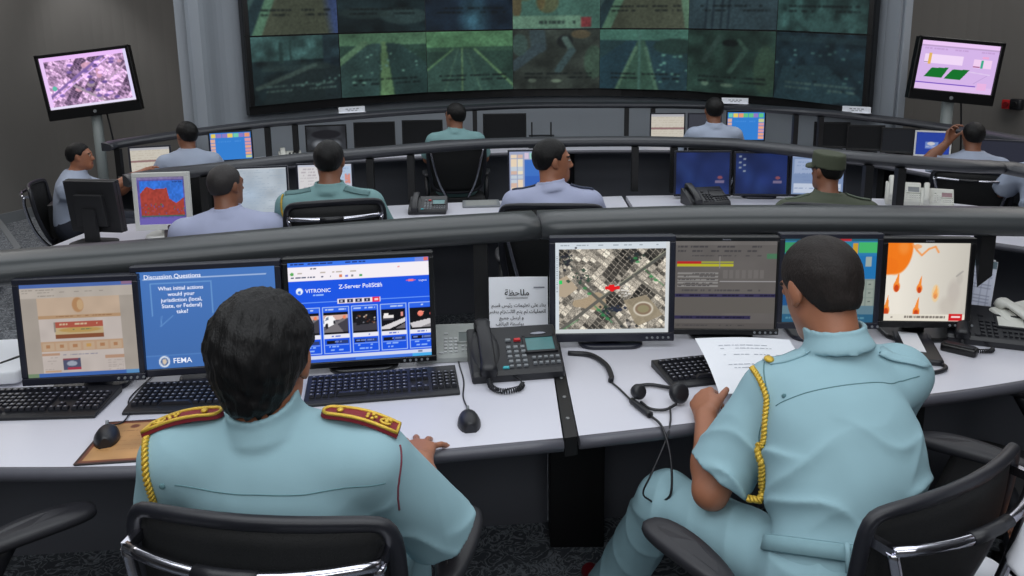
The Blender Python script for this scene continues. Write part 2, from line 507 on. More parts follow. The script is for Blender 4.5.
def figure(label, pos, yaw=0.0, h=0.006, head=None, hyaw=0.0, hpitch=0.0, lean=0.10, up=0.0, J=None, skin=None, shirt=None, trouser=None, hairm=None,
           shoe=None, shirt_fold=0.004, hair_len='short', sex=1.0, arms='desk', sleeve=0.78, hand_kw=None, group=None, broad=1.0, cap=None,
           extras=None, long_robe=None, sleeve_r=1.0, hs=1.0, seat=0.47, collar=.040, trap=.050, collar_h=.027, nape_z=None):
    """a seated person. pos = (x, y) of the hips, yaw = facing (0 = towards the video wall, + = to the left)"""
    J = dict(J or {})
    yw = R(yaw); Rz = rotz(yw)
    base = V3(pos[0], pos[1], 0)
    def w(x, y, z): return base + Rz @ V3(x, y, z)
    def j(k, d): return np.array(J[k], float) if k in J else d
    pel = j('pel', w(0, 0, seat + .10)); chest = j('chest', w(0, lean * .6, .83 + up * .6)); nb = j('neck', w(0, lean + .01, 1.015 + up))
    hc = j('head', w(0, lean + .055, 1.175 + up))
    shl = j('shl', w(-.18 * broad, lean, .965 + up)); shr = j('shr', w(.18 * broad, lean, .965 + up))
    ell_ = j('ell', w(-.25, lean + .13, .775 + up * .5)); elr = j('elr', w(.25, lean + .13, .775 + up * .5))
    wrl = j('wrl', w(-.15, lean + .34, .785)); wrr = j('wrr', w(.15, lean + .34, .785))
    knl = j('knl', w(-.13, .42, seat + .06)); knr = j('knr', w(.13, .42, seat + .06))
    anl = j('anl', w(-.13, .44, .10)); anr = j('anr', w(.13, .44, .10))
    hipl = j('hipl', pel + Rz @ V3(-.09, .03, -.02)); hipr = j('hipr', pel + Rz @ V3(.09, .03, -.02))
    across = nrm(shr - shl); upv = nrm(nb - pel); fwd = nrm(np.cross(upv, across)); TM = np.stack([across, fwd, np.cross(across, fwd)], 1)
    HM = Rz @ rotz(R(hyaw)) @ rotx(-R(hpitch))
    root = thing('person', label, 'person', (base[0], base[1], 0), 0, group)
    lo0 = np.min([pel, chest, hc, shl, shr, ell_, elr, wrl, wrr, knl, knr, anl, anr], 0) - .24
    hi0 = np.max([pel, chest, hc, shl, shr, ell_, elr, wrl, wrr, knl, knr, anl, anr], 0) + .24
    lo0[2] = max(lo0[2], -0.02)
    hp, hw = head_parts(hc, HM, hs)
    mid = (pel + chest) / 2
    # --- body (skin), one surface
    def torso(inf, k=.06):
        b = broad
        return [(el(pel, V3(.165 * b + inf, .125 + inf, .12 + inf), TM), 0), (el(mid, V3(.145 * b + inf, .112 + inf, .17 + inf), TM), k),
                (el(chest + upv * .02, V3(.165 * b + inf, .118 + inf, .19 + inf), TM), k),
                (rc(shl + across * .02 * b, shr - across * .02 * b, .058 + inf, .058 + inf), k),
                (rc(nb + upv * .01, shl + across * .03, trap + inf * .6, .055 + inf), .05), (rc(nb + upv * .01, shr - across * .03, trap + inf * .6, .055 + inf), .05)]
    ears = []
    for s in (-1, 1):
        ears += [(el(hw(s * .079, -.010, .0), V3(.010, .018, .031) * hs, HM @ rotz(s * -0.35)), .006), (el(hw(s * .077, .002, -.026), V3(.008, .010, .012) * hs, HM), .006)]
    items = list(hp)
    items += [(rc(hw(0, -.022, -.055), nb - upv * .03, .054 * hs, .060), .03)]
    items += [(g, .04 if i else .03) for i, (g, k) in enumerate(torso(-.018, .05))]
    for sh, e_, wr in ((shl, ell_, wrl), (shr, elr, wrr)):
        items += [(rc(sh, e_, .050, .041), .03), (rc(e_, e_ + (wr - e_) * .35, .040, .041), .02), (rc(e_ + (wr - e_) * .3, wr, .041, .026), .02)]
    for hip, kn, an in ((hipl, knl, anl), (hipr, knr, anr)):
        items += [(rc(hip, kn, .078, .052), .04), (rc(kn, an, .050, .036), .03)]
    items += ears
    fingers = []
    for sgn, wr, e_, key in ((-1, wrl, ell_, 'hl'), (1, wrr, elr, 'hr')):
        kw = dict(d=nrm(wr - e_) * .5 + Rz @ V3(0, .6, -.12), n=V3(0, 0, 1), s_=Rz @ V3(-sgn, 0, 0)); kw.update(J.get(key, {}))
        pal, fi = hand_parts(wr, **kw)
        items += [(g, .014) for g, k in pal]; fingers += fi
    eyes = [(el(hw(s * .031, .084, .006), V3(.0125, .0125, .0125) * hs, HM), 0) for s in (-1, 1)]
    sock = [el(hw(s * .031, .100, .006), V3(.018, .016, .012) * hs, HM) for s in (-1, 1)]
    fb = union(items)
    fe = union(eyes)
    ff = fingers
    def body(P):
        d = fb(P)
        for g in sock: d = -smin(-d, g(P), .008)
        d = np.minimum(d, fe(P) + .001)
        for g, k in ff: d = smin(d, g(P), k)
        return d
    vs, q = surface(body, lo0, hi0, h)
    # features by place on the head
    cen = vs[q].mean(1); lc = (cen - hc) @ HM / hs
    mi = np.zeros(len(q), int)
    ax = np.abs(lc[:, 0]); front = lc[:, 1] > .05
    mi[front & (np.abs(lc[:, 2] - .0275 + (ax - .03) ** 2 * 6) < .0045) & (ax > .012) & (ax < .052)] = 1
    eye = front & (np.hypot(ax - .031, (lc[:, 2] - .006) * 1.5) < .0105)
    mi[eye] = 2; mi[eye & (np.hypot(ax - .031, lc[:, 2] - .006) < .0055)] = 1
    mi[front & (np.abs(lc[:, 2] + .0675) < .011) & (ax < .022) & (lc[:, 1] > .082)] = 3
    mesh_obj('body', vs, q, [skin, hairm, MATS['eye white'], MATS['lip'], ], root, base, mi)
    # --- hair
    if hair_len:
        thick = {'short': .010, 'full': .019, 'crop': .006}[hair_len]
        nape = nape_z if nape_z else {'short': -.055, 'full': -.112, 'crop': -.05}[hair_len]
        sc_ = el(hw(0, -.014, .030), (V3(.076, .096, .086)) * hs, HM)
        low = rc(hw(0, -.040, -.02), hw(0, -.046, nape + .03), .054 * hs, (.040 if hair_len == 'full' else .048) * hs)
        ys = [-.2, -.045, -.012, .004, .030, .036, .075, .12]
        zs = [nape, nape + .012, .006, .012, .006, .040, .072, .085]
        def hair(P):
            p = (P - hc) @ HM / hs
            d = smin(sc_(P), low(P), .02)
            line = np.interp(p[:, 1], ys, zs)
            tp = np.clip((p[:, 2] - line) / .035, 0, 1)
            d = d - hs * (.0025 + (thick - .0025) * tp * (2 - tp) * (1 - .62 * np.clip((p[:, 1] - .015) / .06, 0, 1)))
            a2 = np.arctan2(p[:, 0], p[:, 1] + .03)
            rr = np.hypot(p[:, 0], p[:, 1] + .03)
            am = {'short': .0010, 'full': .0034, 'crop': .0006}[hair_len]
            wv = np.sin(p[:, 2] * 47 + 3 * np.sin(p[:, 0] * 31 + 1)) + np.sin(p[:, 0] * 53 + p[:, 2] * 29)
            st = np.sin(a2 * 19 + wv * 1.5 + rr * 40) * .45 + np.sin(a2 * 43 - p[:, 2] * 60 + wv * 2.2) * .35 + np.sin(p[:, 0] * 170 + wv * 1.4) * .3 + np.sin(p[:, 2] * 150 + p[:, 0] * 80 + wv) * .35
            d = d + am * st
            line = line + am * 2.2 * np.sin(p[:, 0] * 260 + p[:, 1] * 190)
            return np.maximum(d, (line - p[:, 2]) * .75 * hs)
        hv, hq = surface(hair, hc - .16, hc + .16, min(h, .0055))
        mesh_obj('hair', hv, hq, hairm, root, base)
    # --- shirt
    tz = torso(.004, .06)
    top = nb + upv * .012
    nax = nrm(hc + HM @ V3(0, -.02, -.05) - nb); 
    slv = []
    for sh, e_ in ((shl, ell_), (shr, elr)):
        cut = sh + (e_ - sh) * sleeve; ad = nrm(e_ - sh)
        g = rc(sh, e_, .064 * sleeve_r, .078 * sleeve_r)
        slv.append((lambda P, g=g, cut=cut, ad=ad: np.maximum(g(P), (P - cut) @ ad), .03))
    ft = union(tz + slv)
    nk = rc(nb - nax * .01, nb + nax * .2, .060, .066)
    cl_c = nb + nax * collar - fwd * .006
    def shirt_f(P):
        d = ft(P)
        q1 = (P - pel) @ upv; q2 = (P - pel) @ across; q3 = (P - pel) @ fwd
        m = np.clip(1.2 - np.abs(q1 - .16) / .16, 0, 1)
        wp = np.sin(q2 * 13 + q3 * 9 + 1.7) + .6 * np.sin(q2 * 29 - q1 * 11 + .4)
        rg = lambda x: (1 - np.abs(np.sin(x))) ** 2
        vis = np.clip(.5 + np.sin(q2 * 17 + q1 * 12 + 2.0), 0, 1); vi2 = np.clip(.4 + np.sin(q2 * 11 - q1 * 19 + q3 * 8), 0, 1)
        fold = rg(q1 * 30 + q2 * 5 + wp * .8) * 1.3 * vis + rg(q1 * 21 - q2 * 16 + wp * .9 + .8) * vi2
        dg = rg(q1 * 13 + q2 * 22 + q3 * 12 + wp * .7) * .4 * np.clip(np.abs(q2) * 9 - .9, 0, 1)
        d = d - shirt_fold * (fold * m * 1.6 + dg + .12 * np.sin(q1 * 33 + q2 * 40 + wp * 2))
        d = np.maximum(d, -nk(P))
        d = np.maximum(d, -(q1 + .045) - 4 * np.clip(np.abs(q2) - .20, 0, 1))                    # tucked in at the waist
        v = P - cl_c; hgt = v @ nax; rad = np.linalg.norm(v - hgt[:, None] * nax, axis=1)
        col_ = np.maximum(np.abs(rad - .066 - np.clip(-hgt, 0, .03) * .45) - .0055, np.abs(hgt - (v @ fwd) * .25) - collar_h)
        return smin(d, col_, .006)
    if shirt is not None:
        vs, q = surface(shirt_f, lo0, hi0, h)
        so = mesh_obj('shirt', vs, q, shirt, root, base)
    # --- trousers
    if trouser is not None:
        tr = [(el(pel - upv * .01, V3(.172 * broad, .130, .125), TM), 0)]
        for hip, kn, an in ((hipl, knl, anl), (hipr, knr, anr)):
            tr += [(rc(hip, kn, .096, .074), .05), (rc(kn, an + (kn - an) * .02, .073, .068), .03)]
        ftr = union(tr)
        zc = min(anl[2], anr[2])
        def trous(P):
            d = ftr(P)
            q = (P - pel) @ fwd; z = P[:, 2]; x = P @ across
            wp = np.sin(q * 11 + x * 14 + 1) + .6 * np.sin(z * 17 - x * 9)
            d = d - shirt_fold * ((1 - np.abs(np.sin(z * 17 + x * 13 + q * 9 + wp))) ** 2 * .9 + (1 - np.abs(np.sin(q * 24 - x * 15 + z * 6 + wp))) ** 2 * .7)
            d = np.maximum(d, ((P - pel) @ upv - .075) - 2.5 * np.clip(q - .02, 0, 1))
            return np.maximum(d, zc - .015 - z)
        vs, q = surface(trous, np.minimum(lo0, lo0), hi0, h)
        mesh_obj('trousers', vs, q, trouser, root, base)
        for an, kn in ((anl, knl), (anr, knr)):
            fd = nrm(J.get('foot', Rz @ V3(0, 1, 0)))
            f_ = union([(rc(V3(an[0], an[1], .045) - fd * .03, V3(an[0], an[1], .045) + fd * .08, .042, .040), 0), (rc(V3(an[0], an[1], .035) + fd * .08, V3(an[0], an[1], .028) + fd * .17, .038, .030), .02), (rc(V3(an[0], an[1], .06), V3(an[0], an[1], .12), .04, .045), .02)])
            def shoe_f(P): return np.maximum(f_(P), .002 - P[:, 2])
            a0 = V3(an[0], an[1], 0)
            sv, sq = surface(shoe_f, a0 - V3(.24, .24, .01), a0 + V3(.24, .24, .2), max(h, .007))
            mesh_obj('shoe', sv, sq, shoe, root, base)
    if cap is not None:
        def capf(P):
            p = (P - hc) @ HM / hs
            r = np.hypot(p[:, 0] / .088, (p[:, 1] + .012) / .108)
            crown = np.maximum((r - .98 + np.clip((p[:, 2] - .075) * 3.2, 0, .3) ** 2 * 2) * .09, np.abs(p[:, 2] - .078 - p[:, 1] * .10) - .043)
            vis = np.maximum(np.maximum((np.hypot(p[:, 0] / .075, (p[:, 1] - .055) / .095) - 1) * .075, np.abs(p[:, 2] - .048 + (p[:, 1] - .08) * .25 + p[:, 0] ** 2 * 5) - .004), -(p[:, 1] - .03))
            return np.minimum(crown, vis) - .004
        sv, sq = surface(capf, hc - .22, hc + .22, min(h, .006))
        mesh_obj('cap', sv, sq, cap, root, base)
    info = dict(root=root, base=base, shirt=shirt_f, torso=ft, nb=nb, shl=shl, shr=shr, across=across, upv=upv, fwd=fwd, pel=pel, chest=chest, TM=TM, hc=hc, ell=ell_, elr=elr, nax=nax)
    return info

def person_part(info, name, mb, mats, **k):
    o = mb.build(name, mats, None, **k)
    o.data.transform(Matrix.Translation(-Vector(info['base'])))
    o.parent = info['root']
    return o

def braid(mb, path, r, mi=0, turns_per_m=60, strands=2):
    """a braided cord along a path"""
    P = [np.array(p, float) for p in path]
    s = np.concatenate([[0], np.cumsum([np.linalg.norm(b - a) for a, b in zip(P, P[1:])])])
    n = int(s[-1] / (r * .55)) + 4
    X = np.stack([np.interp(np.linspace(0, s[-1], n), s, [p[k] for p in P]) for k in range(3)], 1)
    for st in range(strands):
        pts = []
        for i in range(n):
            t = nrm(X[min(i + 1, n - 1)] - X[max(i - 1, 0)]); a = nrm(np.cross(t, V3(.2, .1, .97))); b = np.cross(t, a)
            ph = 2 * PI * (turns_per_m * s[-1] * i / (n - 1) + st / strands)
            pts.append(X[i] + a * math.cos(ph) * r * .62 + b * math.sin(ph) * r * .62)
        mb.tube(pts, r * .62, mi, 6)

def lay(f, pts, off, n=14):
    """a polyline through rough points, laid on the surface of f"""
    pts = [np.array(p, float) for p in pts]
    return [to_surface(f, p, off) for p in spline(pts, n)]
# ------------------------------------------------------------- materials used all over
black = mat('black plastic', (26, 27, 32), .42, vary=.15, bump=.05, bscale=600)
bezel_m = mat('dark blue grey bezel', (30, 32, 44), .35, vary=.08)
bezel_b = mat('black bezel', (14, 14, 16), .32, vary=.1)
silver_p = mat('silver plastic', (218, 218, 214), .4, vary=.05)
grey_p = mat('grey plastic', (120, 124, 128), .5, vary=.08)
white_p = mat('off white plastic', (205, 205, 198), .45, vary=.05)
chrome = mat('chrome', (205, 205, 215), .16, 1.0, vary=.03)
steel = mat('brushed steel', (150, 153, 155), .38, .8, vary=.1, scale=60)
frame_m = mat('charcoal chair plastic', (27, 28, 35), .42, vary=.12, bump=.06, bscale=500)
pad_m = mat('grey black armrest', (38, 38, 43), .5, vary=.12, bump=.05, bscale=400)
net_m = mesh_fabric('chair net', (14, 15, 17), 420, .90)
seat_m = mat('black seat fabric', (20, 20, 23), .85, vary=.2, bump=.3, bscale=500)
rail_m = mat('charcoal rail', (57, 60, 62), .36, vary=.05, scale=8, bump=.03, bscale=700)
rail_far = mat('dark grey rail', (49, 51, 57), .42, vary=.06, scale=8)
post_m = mat('black post', (12, 12, 14), .5, vary=.1)
desk_m = mat('white laminate', (206, 206, 216), .38, vary=.02, scale=6, bump=.02, bscale=300)
edge_m = mat('grey desk edge', (84, 84, 92), .4, vary=.06)
panel_m = mat('dark grey panel', (98, 100, 108), .55, vary=.08, scale=4, bump=.04, bscale=300)
paper_m = mat('white paper', (232, 234, 240), .7, vary=.02)
ink = mat('black ink', (22, 22, 26), .7, vary=.05)
key_m = mat('black keys', (27, 28, 35), .38, vary=.12)
cap_ink = mat('key legend', (150, 152, 165), .6, vary=.05)
red_m = mat('red button', (190, 35, 40), .4)
green_lcd = mat('phone display', (70, 118, 120), .25, vary=.12)
teal_key = mat('teal key', (60, 170, 180), .4)
scr = screen_mat('display', 1.0)
scr_txt_w = glow('white letters', (235, 240, 255), 1.0)
scr_txt_d = glow('dark letters', (20, 28, 40), 1.0)

# ------------------------------------------------------------- office chair
def chair_parts(root, arm_out=0.0):
    f = MB()                                        # back frame: rounded hoop, tilted
    def bp(x, t):                                   # t = 0 bottom .. 1 top of the back
        return (x, -.205 - .10 * t + .05 * (x / .24) ** 2 - .03 * math.sin(t * PI), .56 + .46 * t)
    hoop = []
    W = .238
    for x, t in ((-W * .80, 0), (-W * .93, .2), (-W * .99, .5), (-W, .8), (-W * .985, .92), (-W * .93, .985), (-W * .82, 1.0), (-W * .5, 1.012), (0, 1.018), (W * .5, 1.012), (W * .82, 1.0), (W * .93, .985), (W * .985, .92), (W, .8), (W * .99, .5), (W * .93, .2), (W * .80, 0), (0, -.02)):
        hoop.append(Vector(bp(x, t)))
    rings = []
    n = len(hoop)
    cen = sum(hoop, Vector()) / n
    for i, p in enumerate(hoop):
        t = (hoop[(i + 1) % n] - hoop[i - 1]).normalized(); out = (p - cen); out = (out - t * out.dot(t)).normalized(); nr = t.cross(out)
        rings.append([tuple(p + out * (a * .016) + nr * (b * .012)) for a, b in ((1, -.5), (1, .5), (.6, 1), (-.6, 1), (-1, .5), (-1, -.5), (-.6, -1), (.6, -1))])
    f.loft(rings, 0, True, loop=True)
    f.build('back_frame', frame_m, root, subsurf=1)
    g = MB(); nx, nz = 12, 12
    vs = [bp(W * .96 * (2 * i / nx - 1) * (1 - .18 * (1 - j / nz) ** 2), .01 + .98 * j / nz) for j in range(nz + 1) for i in range(nx + 1)]
    g.add(vs, [(j * (nx + 1) + i, j * (nx + 1) + i + 1, (j + 1) * (nx + 1) + i + 1, (j + 1) * (nx + 1) + i) for j in range(nz) for i in range(nx)], 0, True)
    o = g.build('back_net', net_m, root)
    sm = o.modifiers.new('net', 'SOLIDIFY'); sm.thickness = .003
    c = MB()                                        # chrome support behind the back
    bar = [(x, bp(x, .88)[1] - .040 - .012 * (1 - (x / .22) ** 2), bp(0, .88)[2]) for x in np.linspace(-.222, .222, 13)]
    c.tube(bar, .0105, 0, 12)
    for s in (-1, 1):
        c.tube(spline([(s * .222, bar[-1][1], bar[0][2]), (s * .200, bar[-1][1] - .004, bar[0][2] - .10), (s * .150, -.275, .66), (s * .085, -.20, .50), (s * .06, -.08, .43)], 6), .0105, 0, 10)
        c.box((s * .222, bar[0][1] + .018, bar[0][2]), (.014, .045, .020), 0)
    c.build('chrome_support', chrome, root)
    k = MB()
    k.tube([(x, y - .0, z) for x, y, z in bar[4:8]], .0125, 0, 12)
    k.build('adjuster_sleeve', black, root)
    s_ = MB(); s_.rbox((0, .01, .455), (.49, .47, .075), .10, 0, seg=6, top=.03)
    s_.build('seat', seat_m, root)
    u = MB(); u.rbox((0, -.01, .40), (.20, .26, .05), .03, 0); u.cyl((0, 0, .16), (0, 0, .40), .026, .026, 0)
    u.build('column', black, root)
    for s in (-1, 1):
        a = MB()
        a.tube(spline([(s * .20, .02, .42), (s * .25, .03, .43), (s * .258, .03, .54), (s * .258, .10, .675)], 5), .022, 0, 10)
        ao = a.build('armrest', black, root)
        p = MB(); out = []
        for i in range(28):                         # a plump tapering pad, broad and round at the front
            t = 2 * PI * i / 28
            yy = .14 * math.cos(t); wv = .046 + .008 * math.cos(t)
            out.append((s * .258 + wv * abs(math.sin(t)) ** .7 * (1 if math.sin(t) > 0 else -1), yy + .145))
        def rg(sc, z): return [(s * .258 + (x - s * .258) * sc, .145 + (y - .145) * (1 - (1 - sc) * .5), z + .03 - .010 * ((y - .145) / .14) ** 2) for x, y in out]
        p.loft([rg(.75, .640), rg(.95, .643), rg(1, .652), rg(.97, .664), rg(.80, .671), rg(.4, .673)], 0, True)
        p.build('arm_pad', pad_m, ao)
    for i in range(5):
        a = R(90 + 72 * i); b = MB()
        b.tube([(.03 * math.cos(a), .03 * math.sin(a), .13), (.17 * math.cos(a), .17 * math.sin(a), .105), (.30 * math.cos(a), .30 * math.sin(a), .085)], [.028, .021, .015], 0, 8)
        lo = b.build('base_leg', black, root)
        w = MB(); cx, cy = .305 * math.cos(a), .305 * math.sin(a); tx, ty = -math.sin(a), math.cos(a)
        for q in (-1, 1):
            w.cyl((cx + tx * q * .008, cy + ty * q * .008, .028), (cx + tx * q * .026, cy + ty * q * .026, .028), .028, .026, 0, 14)
        w.cyl((cx, cy, .03), (cx, cy, .085), .008, .008, 0, 8)
        w.build('caster', black, lo)

CHAIR0 = []
def office_chair(label, x, y, rz, group='mesh backed office chairs'):
    if not CHAIR0:
        r = thing('office_chair', label, 'chair', (x, y, 0), rz, group); chair_parts(r); CHAIR0.append(r); return r
    return copy_thing(CHAIR0[0], label, (x, y, 0), rz, group)

# ------------------------------------------------------------- monitors
def monitor(label, c, zb, w, h, yaw, cv, tilt=4, bez=.018, m=None, group=None, extra=None, texts=(), z0=.74, mats_extra=None, chin=None, buttons=True, off=False, logo=None):
    """c=(x, y) of the screen's foot, zb = height of the case's bottom edge, w x h = outer case"""
    m = m or bezel_m
    r = thing('computer_monitor', label, 'monitor', (c[0], c[1], z0), yaw, group)
    chin = chin or bez * 1.3
    T = TR((0, 0, zb - z0), rx=-tilt)
    b = MB(); b.M = T
    d = .05
    sw, sh = w - 2 * bez, h - bez - chin
    zc = chin + sh / 2
    for (cx, cz, ww, hh) in ((0, h - bez / 2, w, bez), (0, chin / 2, w, chin), (-w / 2 + bez / 2, chin + sh / 2, bez, sh), (w / 2 - bez / 2, chin + sh / 2, bez, sh)):
        b.box((cx, .012, cz), (ww, .024, hh), 0)
    b.box((0, .035, h / 2), (w - .004, .022, h - .004), 0)
    b.box((0, .058, h * .45), (w * .6, .03, h * .6), 0, taper=.9)
    case = b.build('case', m, r, bevel=.003)
    s = MB(); s.M = T @ TR((0, .005, zc))
    mats = [scr] + list(mats_extra or [scr_txt_w, scr_txt_d])
    s.picture(cv, sw, sh, 0)
    for t in texts:
        txt, sz, fx, fy, mi = t[:5]; kw = t[5] if len(t) > 5 else {}
        s.text(txt, sz * sh, ((fx - .5) * sw, -.0012, (.5 - fy) * sh), mi, **kw)
    s.build('screen', mats, r)
    st = MB()
    st.box((0, .085, (zb - z0) / 2 + .05), (.075, .022, zb - z0 + .16), 0)
    st.rbox((0, .075, .008), (.22, .17, .016), .05, 0)
    st.build('stand', m, r)
    if buttons:
        k = MB(); k.M = T
        for i in range(5): k.cyl((w * .28 + i * .018, .001, chin * .45), (w * .28 + i * .018, -.003, chin * .45), .0045, .004, 0, 8)
        k.build('buttons', grey_p, case)
    if logo:
        k = MB(); k.M = T
        k.text(logo, .010, (0, -.0008, h - bez * .5 - .004), 0, align='CENTER')
        k.build('logo', cap_ink, case)
    return r

# ------------------------------------------------------------- keyboard, mouse, telephones
def keyboard_parts(r, m=None, km=None):
    b = MB()
    prof = [(-.085, .0), (.085, .0), (.085, .024), (.06, .023), (-.07, .012), (-.085, .008)]
    W = .225
    vs = [(x, y, z) for x in (-W, W) for y, z in prof]; n = len(prof)
    b.add(vs, [list(range(n)), list(reversed(range(n, 2 * n)))] + [((i + 1) % n, i, n + i, n + (i + 1) % n) for i in range(n)], 0)
    b.build('body', m or black, r, bevel=.003)
    k = MB(); g = random.Random(3)
    def kz(y): return .012 + (y + .07) * (.011 / .13)
    p = .0192
    def key(cx, cy, w=.0165, d=.0155):
        z = kz(cy)
        k.box((cx, cy, z + .0045), (w, d, .009), 0, taper=.78)
        k.box((cx - .002, cy + .001, z + .0093), (.0055, .004, .0003), 1)
    x0 = -.212
    for row, yy in enumerate((.055, .028, .009, -.010, -.029, -.048)):
        for col in range(15):
            if row == 5 and 3 < col < 9: continue
            key(x0 + .009 + col * p, yy)
        for col in range(3):
            if row == 3 or (row == 4 and col != 1): continue
            key(x0 + .302 + col * p, yy)
        if row:
            for col in range(4): key(x0 + .366 + col * p, yy)
    key(x0 + .009 + 6 * p, -.048, .094)
    k.build('keys', [km or key_m, cap_ink], r)

KB0 = []
def keyboard(label, x, y, rz, z=.74, group='black computer keyboards'):
    if not KB0:
        r = thing('keyboard', label, 'keyboard', (x, y, z), rz, group); keyboard_parts(r); KB0.append(r); return r
    return copy_thing(KB0[0], label, (x, y, z), rz, group)

def mouse(label, x, y, rz, cable, z=.74, m=None):
    r = thing('computer_mouse', label, 'mouse', (x, y, z), rz, 'black computer mice')
    b = MB(); rings = []
    for t in np.linspace(0, 1, 12):                 # back to front
        yy = -.055 + .11 * t
        wv = .032 * math.sqrt(max(0.02, 1 - ((t - .48) / .53) ** 2)) * (1.0 if t < .5 else .95)
        hh = .036 * (max(.02, 1 - ((t - .40) / .62) ** 2)) ** .6
        rings.append([(wv * math.cos(a), yy, max(0, hh * math.sin(a)) if a <= PI else 0) for a in np.linspace(0, PI, 12)] )
    b.loft(rings, 0, True)
    b.build('shell', m or black, r)
    w = MB(); w.cyl((-.0035, .028, .030), (.0035, .028, .030), .008, .008, 0, 12); w.build('wheel', grey_p, r)
    c = MB(); M = Matrix.Rotation(-R(rz), 4, 'Z') @ Matrix.Translation((-x, -y, -z))
    pts = [r.location + Matrix.Rotation(R(rz), 3, 'Z') @ Vector((0, .055, .010))] + [Vector(p) for p in cable]
    c.tube([M @ Vector(p) for p in spline(pts, 6)], .0022, 0, 6); c.build('cable', black, r)
    return r

def coil(mb, path, r, wire, turns, mi=0):
    P = spline(path, 10); P = [np.array(p, float) for p in P]
    s = np.concatenate([[0], np.cumsum([np.linalg.norm(b - a) for a, b in zip(P, P[1:])])]); n = turns * 9
    X = np.stack([np.interp(np.linspace(0, s[-1], n), s, [p[k] for p in P]) for k in range(3)], 1); pts = []
    for i in range(n):
        t = X[min(i + 1, n - 1)] - X[max(i - 1, 0)]; t = t / (np.linalg.norm(t) + 1e-9)
        a = np.cross(t, (0.1, .2, .97)); a /= np.linalg.norm(a) + 1e-9; b = np.cross(t, a); ph = 2 * PI * turns * i / n
        pts.append(X[i] + (a * math.cos(ph) + b * math.sin(ph)) * r)
    mb.tube(pts, wire, mi, 5)

def handset(mb, M, mi=0):
    """a receiver along Y, cups downwards"""
    rings = []
    for t in np.linspace(-1, 1, 22):
        y = t * .108; a = abs(t)
        hw_ = .021 + .006 * max(0, (a - .62) / .38); top = .030 - .010 * a * a
        bot = .012 if a < .6 else .012 - .022 * min(1, (a - .6) / .12)
        if a > .97: hw_ *= .75; top -= .004
        rings.append([(hw_ * x, y, z) for x, z in ((-1, bot), (-1, (bot + top) / 2 + .004), (-.8, top - .002), (-.35, top), (.35, top), (.8, top - .002), (1, (bot + top) / 2 + .004), (1, bot), (.5, bot - .001), (-.5, bot - .001))])
    mb.loft(rings, mi, True, M)

def desk_phone(label, x, y, rz, z=.74, body=None, hand=None, keys=None, lcd=None, cat='telephone', group=None, cord=True, s=1.0, sz=1.0, red=True, tilt=22, legend=None, lcd_side=True):
    body = body or black; hand = hand or black; keys = keys or grey_p; lcd = lcd or green_lcd
    r = thing('desk_telephone', label, cat, (x, y, z), rz, group); r.scale = (s, s, s * sz)
    W, D = .27, .20
    b = MB()
    T = TR((0, -.095, .022), rx=tilt)
    prof = [(-.10, 0), (.085, 0), (.085, .096), (.075, .103), (-.092, .034), (-.10, .022)]
    n = len(prof); vs = [(xx, yy, zz) for xx in (-W / 2, W / 2) for yy, zz in prof]
    b.add(vs, [list(range(n)), list(reversed(range(n, 2 * n)))] + [((i + 1) % n, i, n + i, n + (i + 1) % n) for i in range(n)], 0)
    b.build('body', body, r, bevel=.008)
    sl = math.atan2(.103 - .034, .075 + .092); cs, sn = math.cos(sl), math.sin(sl)
    F = Matrix.Translation((0, -.092, .034)) @ Matrix.Rotation(sl, 4, 'X')     # face plane: x across, y up the slope
    c = MB(); c.ell((-.088, .09, -.004), (.046, .095, .012), 0, 20, 8, F); c.build('cradle', body, r)
    h = MB(); handset(h, F @ TR((-.088, .085, .012)), 0); h.build('handset', hand, r)
    k = MB()
    for i in range(3):
        for jx in range(4): k.box((-.018 + i * .021, .030 + jx * .019, .003), (.015, .011, .006), 0, F, .8)
    for i in range(5):
        for jx in range(2): k.box((.052 + i * .0175, .018 + jx * .022, .003), (.012, .008, .006), 0, F, .8)
    for i in range(3): k.box((-.018 + i * .021, .012, .003), (.014, .008, .005), 0, F, .8)
    k.box((-.016, .118, .003), (.018, .010, .006), 0, F, .8)
    k.build('keypad', keys, r)
    e = MB(); e.box((.012, .118, .003), (.022, .010, .006), 0, F, .8)
    if red: e.build('message_key', red_m, r)
    e = MB(); e.box((-.035, -.0 + .008, .003), (.02, .008, .005), 0, F, .8); e.build('hold_key', teal_key if red else keys, r)
    d = MB(); d.box((.078, .095, .001), (.085, .055, .004), 0, F); do = d.build('display', lcd, r)
    d = MB()
    for (cx, cy, ww, hh) in ((.078, .126, .10, .008), (.078, .064, .10, .008), (.032, .095, .008, .07), (.124, .095, .008, .07)): d.box((cx, cy, .002), (ww, hh, .007), 0, F)
    d.build('bezel', body, do)
    if legend:
        d = MB(); d.ell((.08, .142, .0015), (.024, .005, .002), 0, 18, 6, F); d.build('maker_mark', cap_ink, r)
    if cord:
        q = MB(); coil(q, [(-.088, -.115, .02), (-.085, -.15, .012), (-.055, -.175, .010), (-.01, -.165, .010), (.005, -.14, .010)], .0065, .0022, 22)
        q.tube([(.005, -.14, .010), (.0, -.115, .014), (-.02, -.095, .02)], .0022, 0, 6)
        q.build('coiled_cord', body, r)
    return r
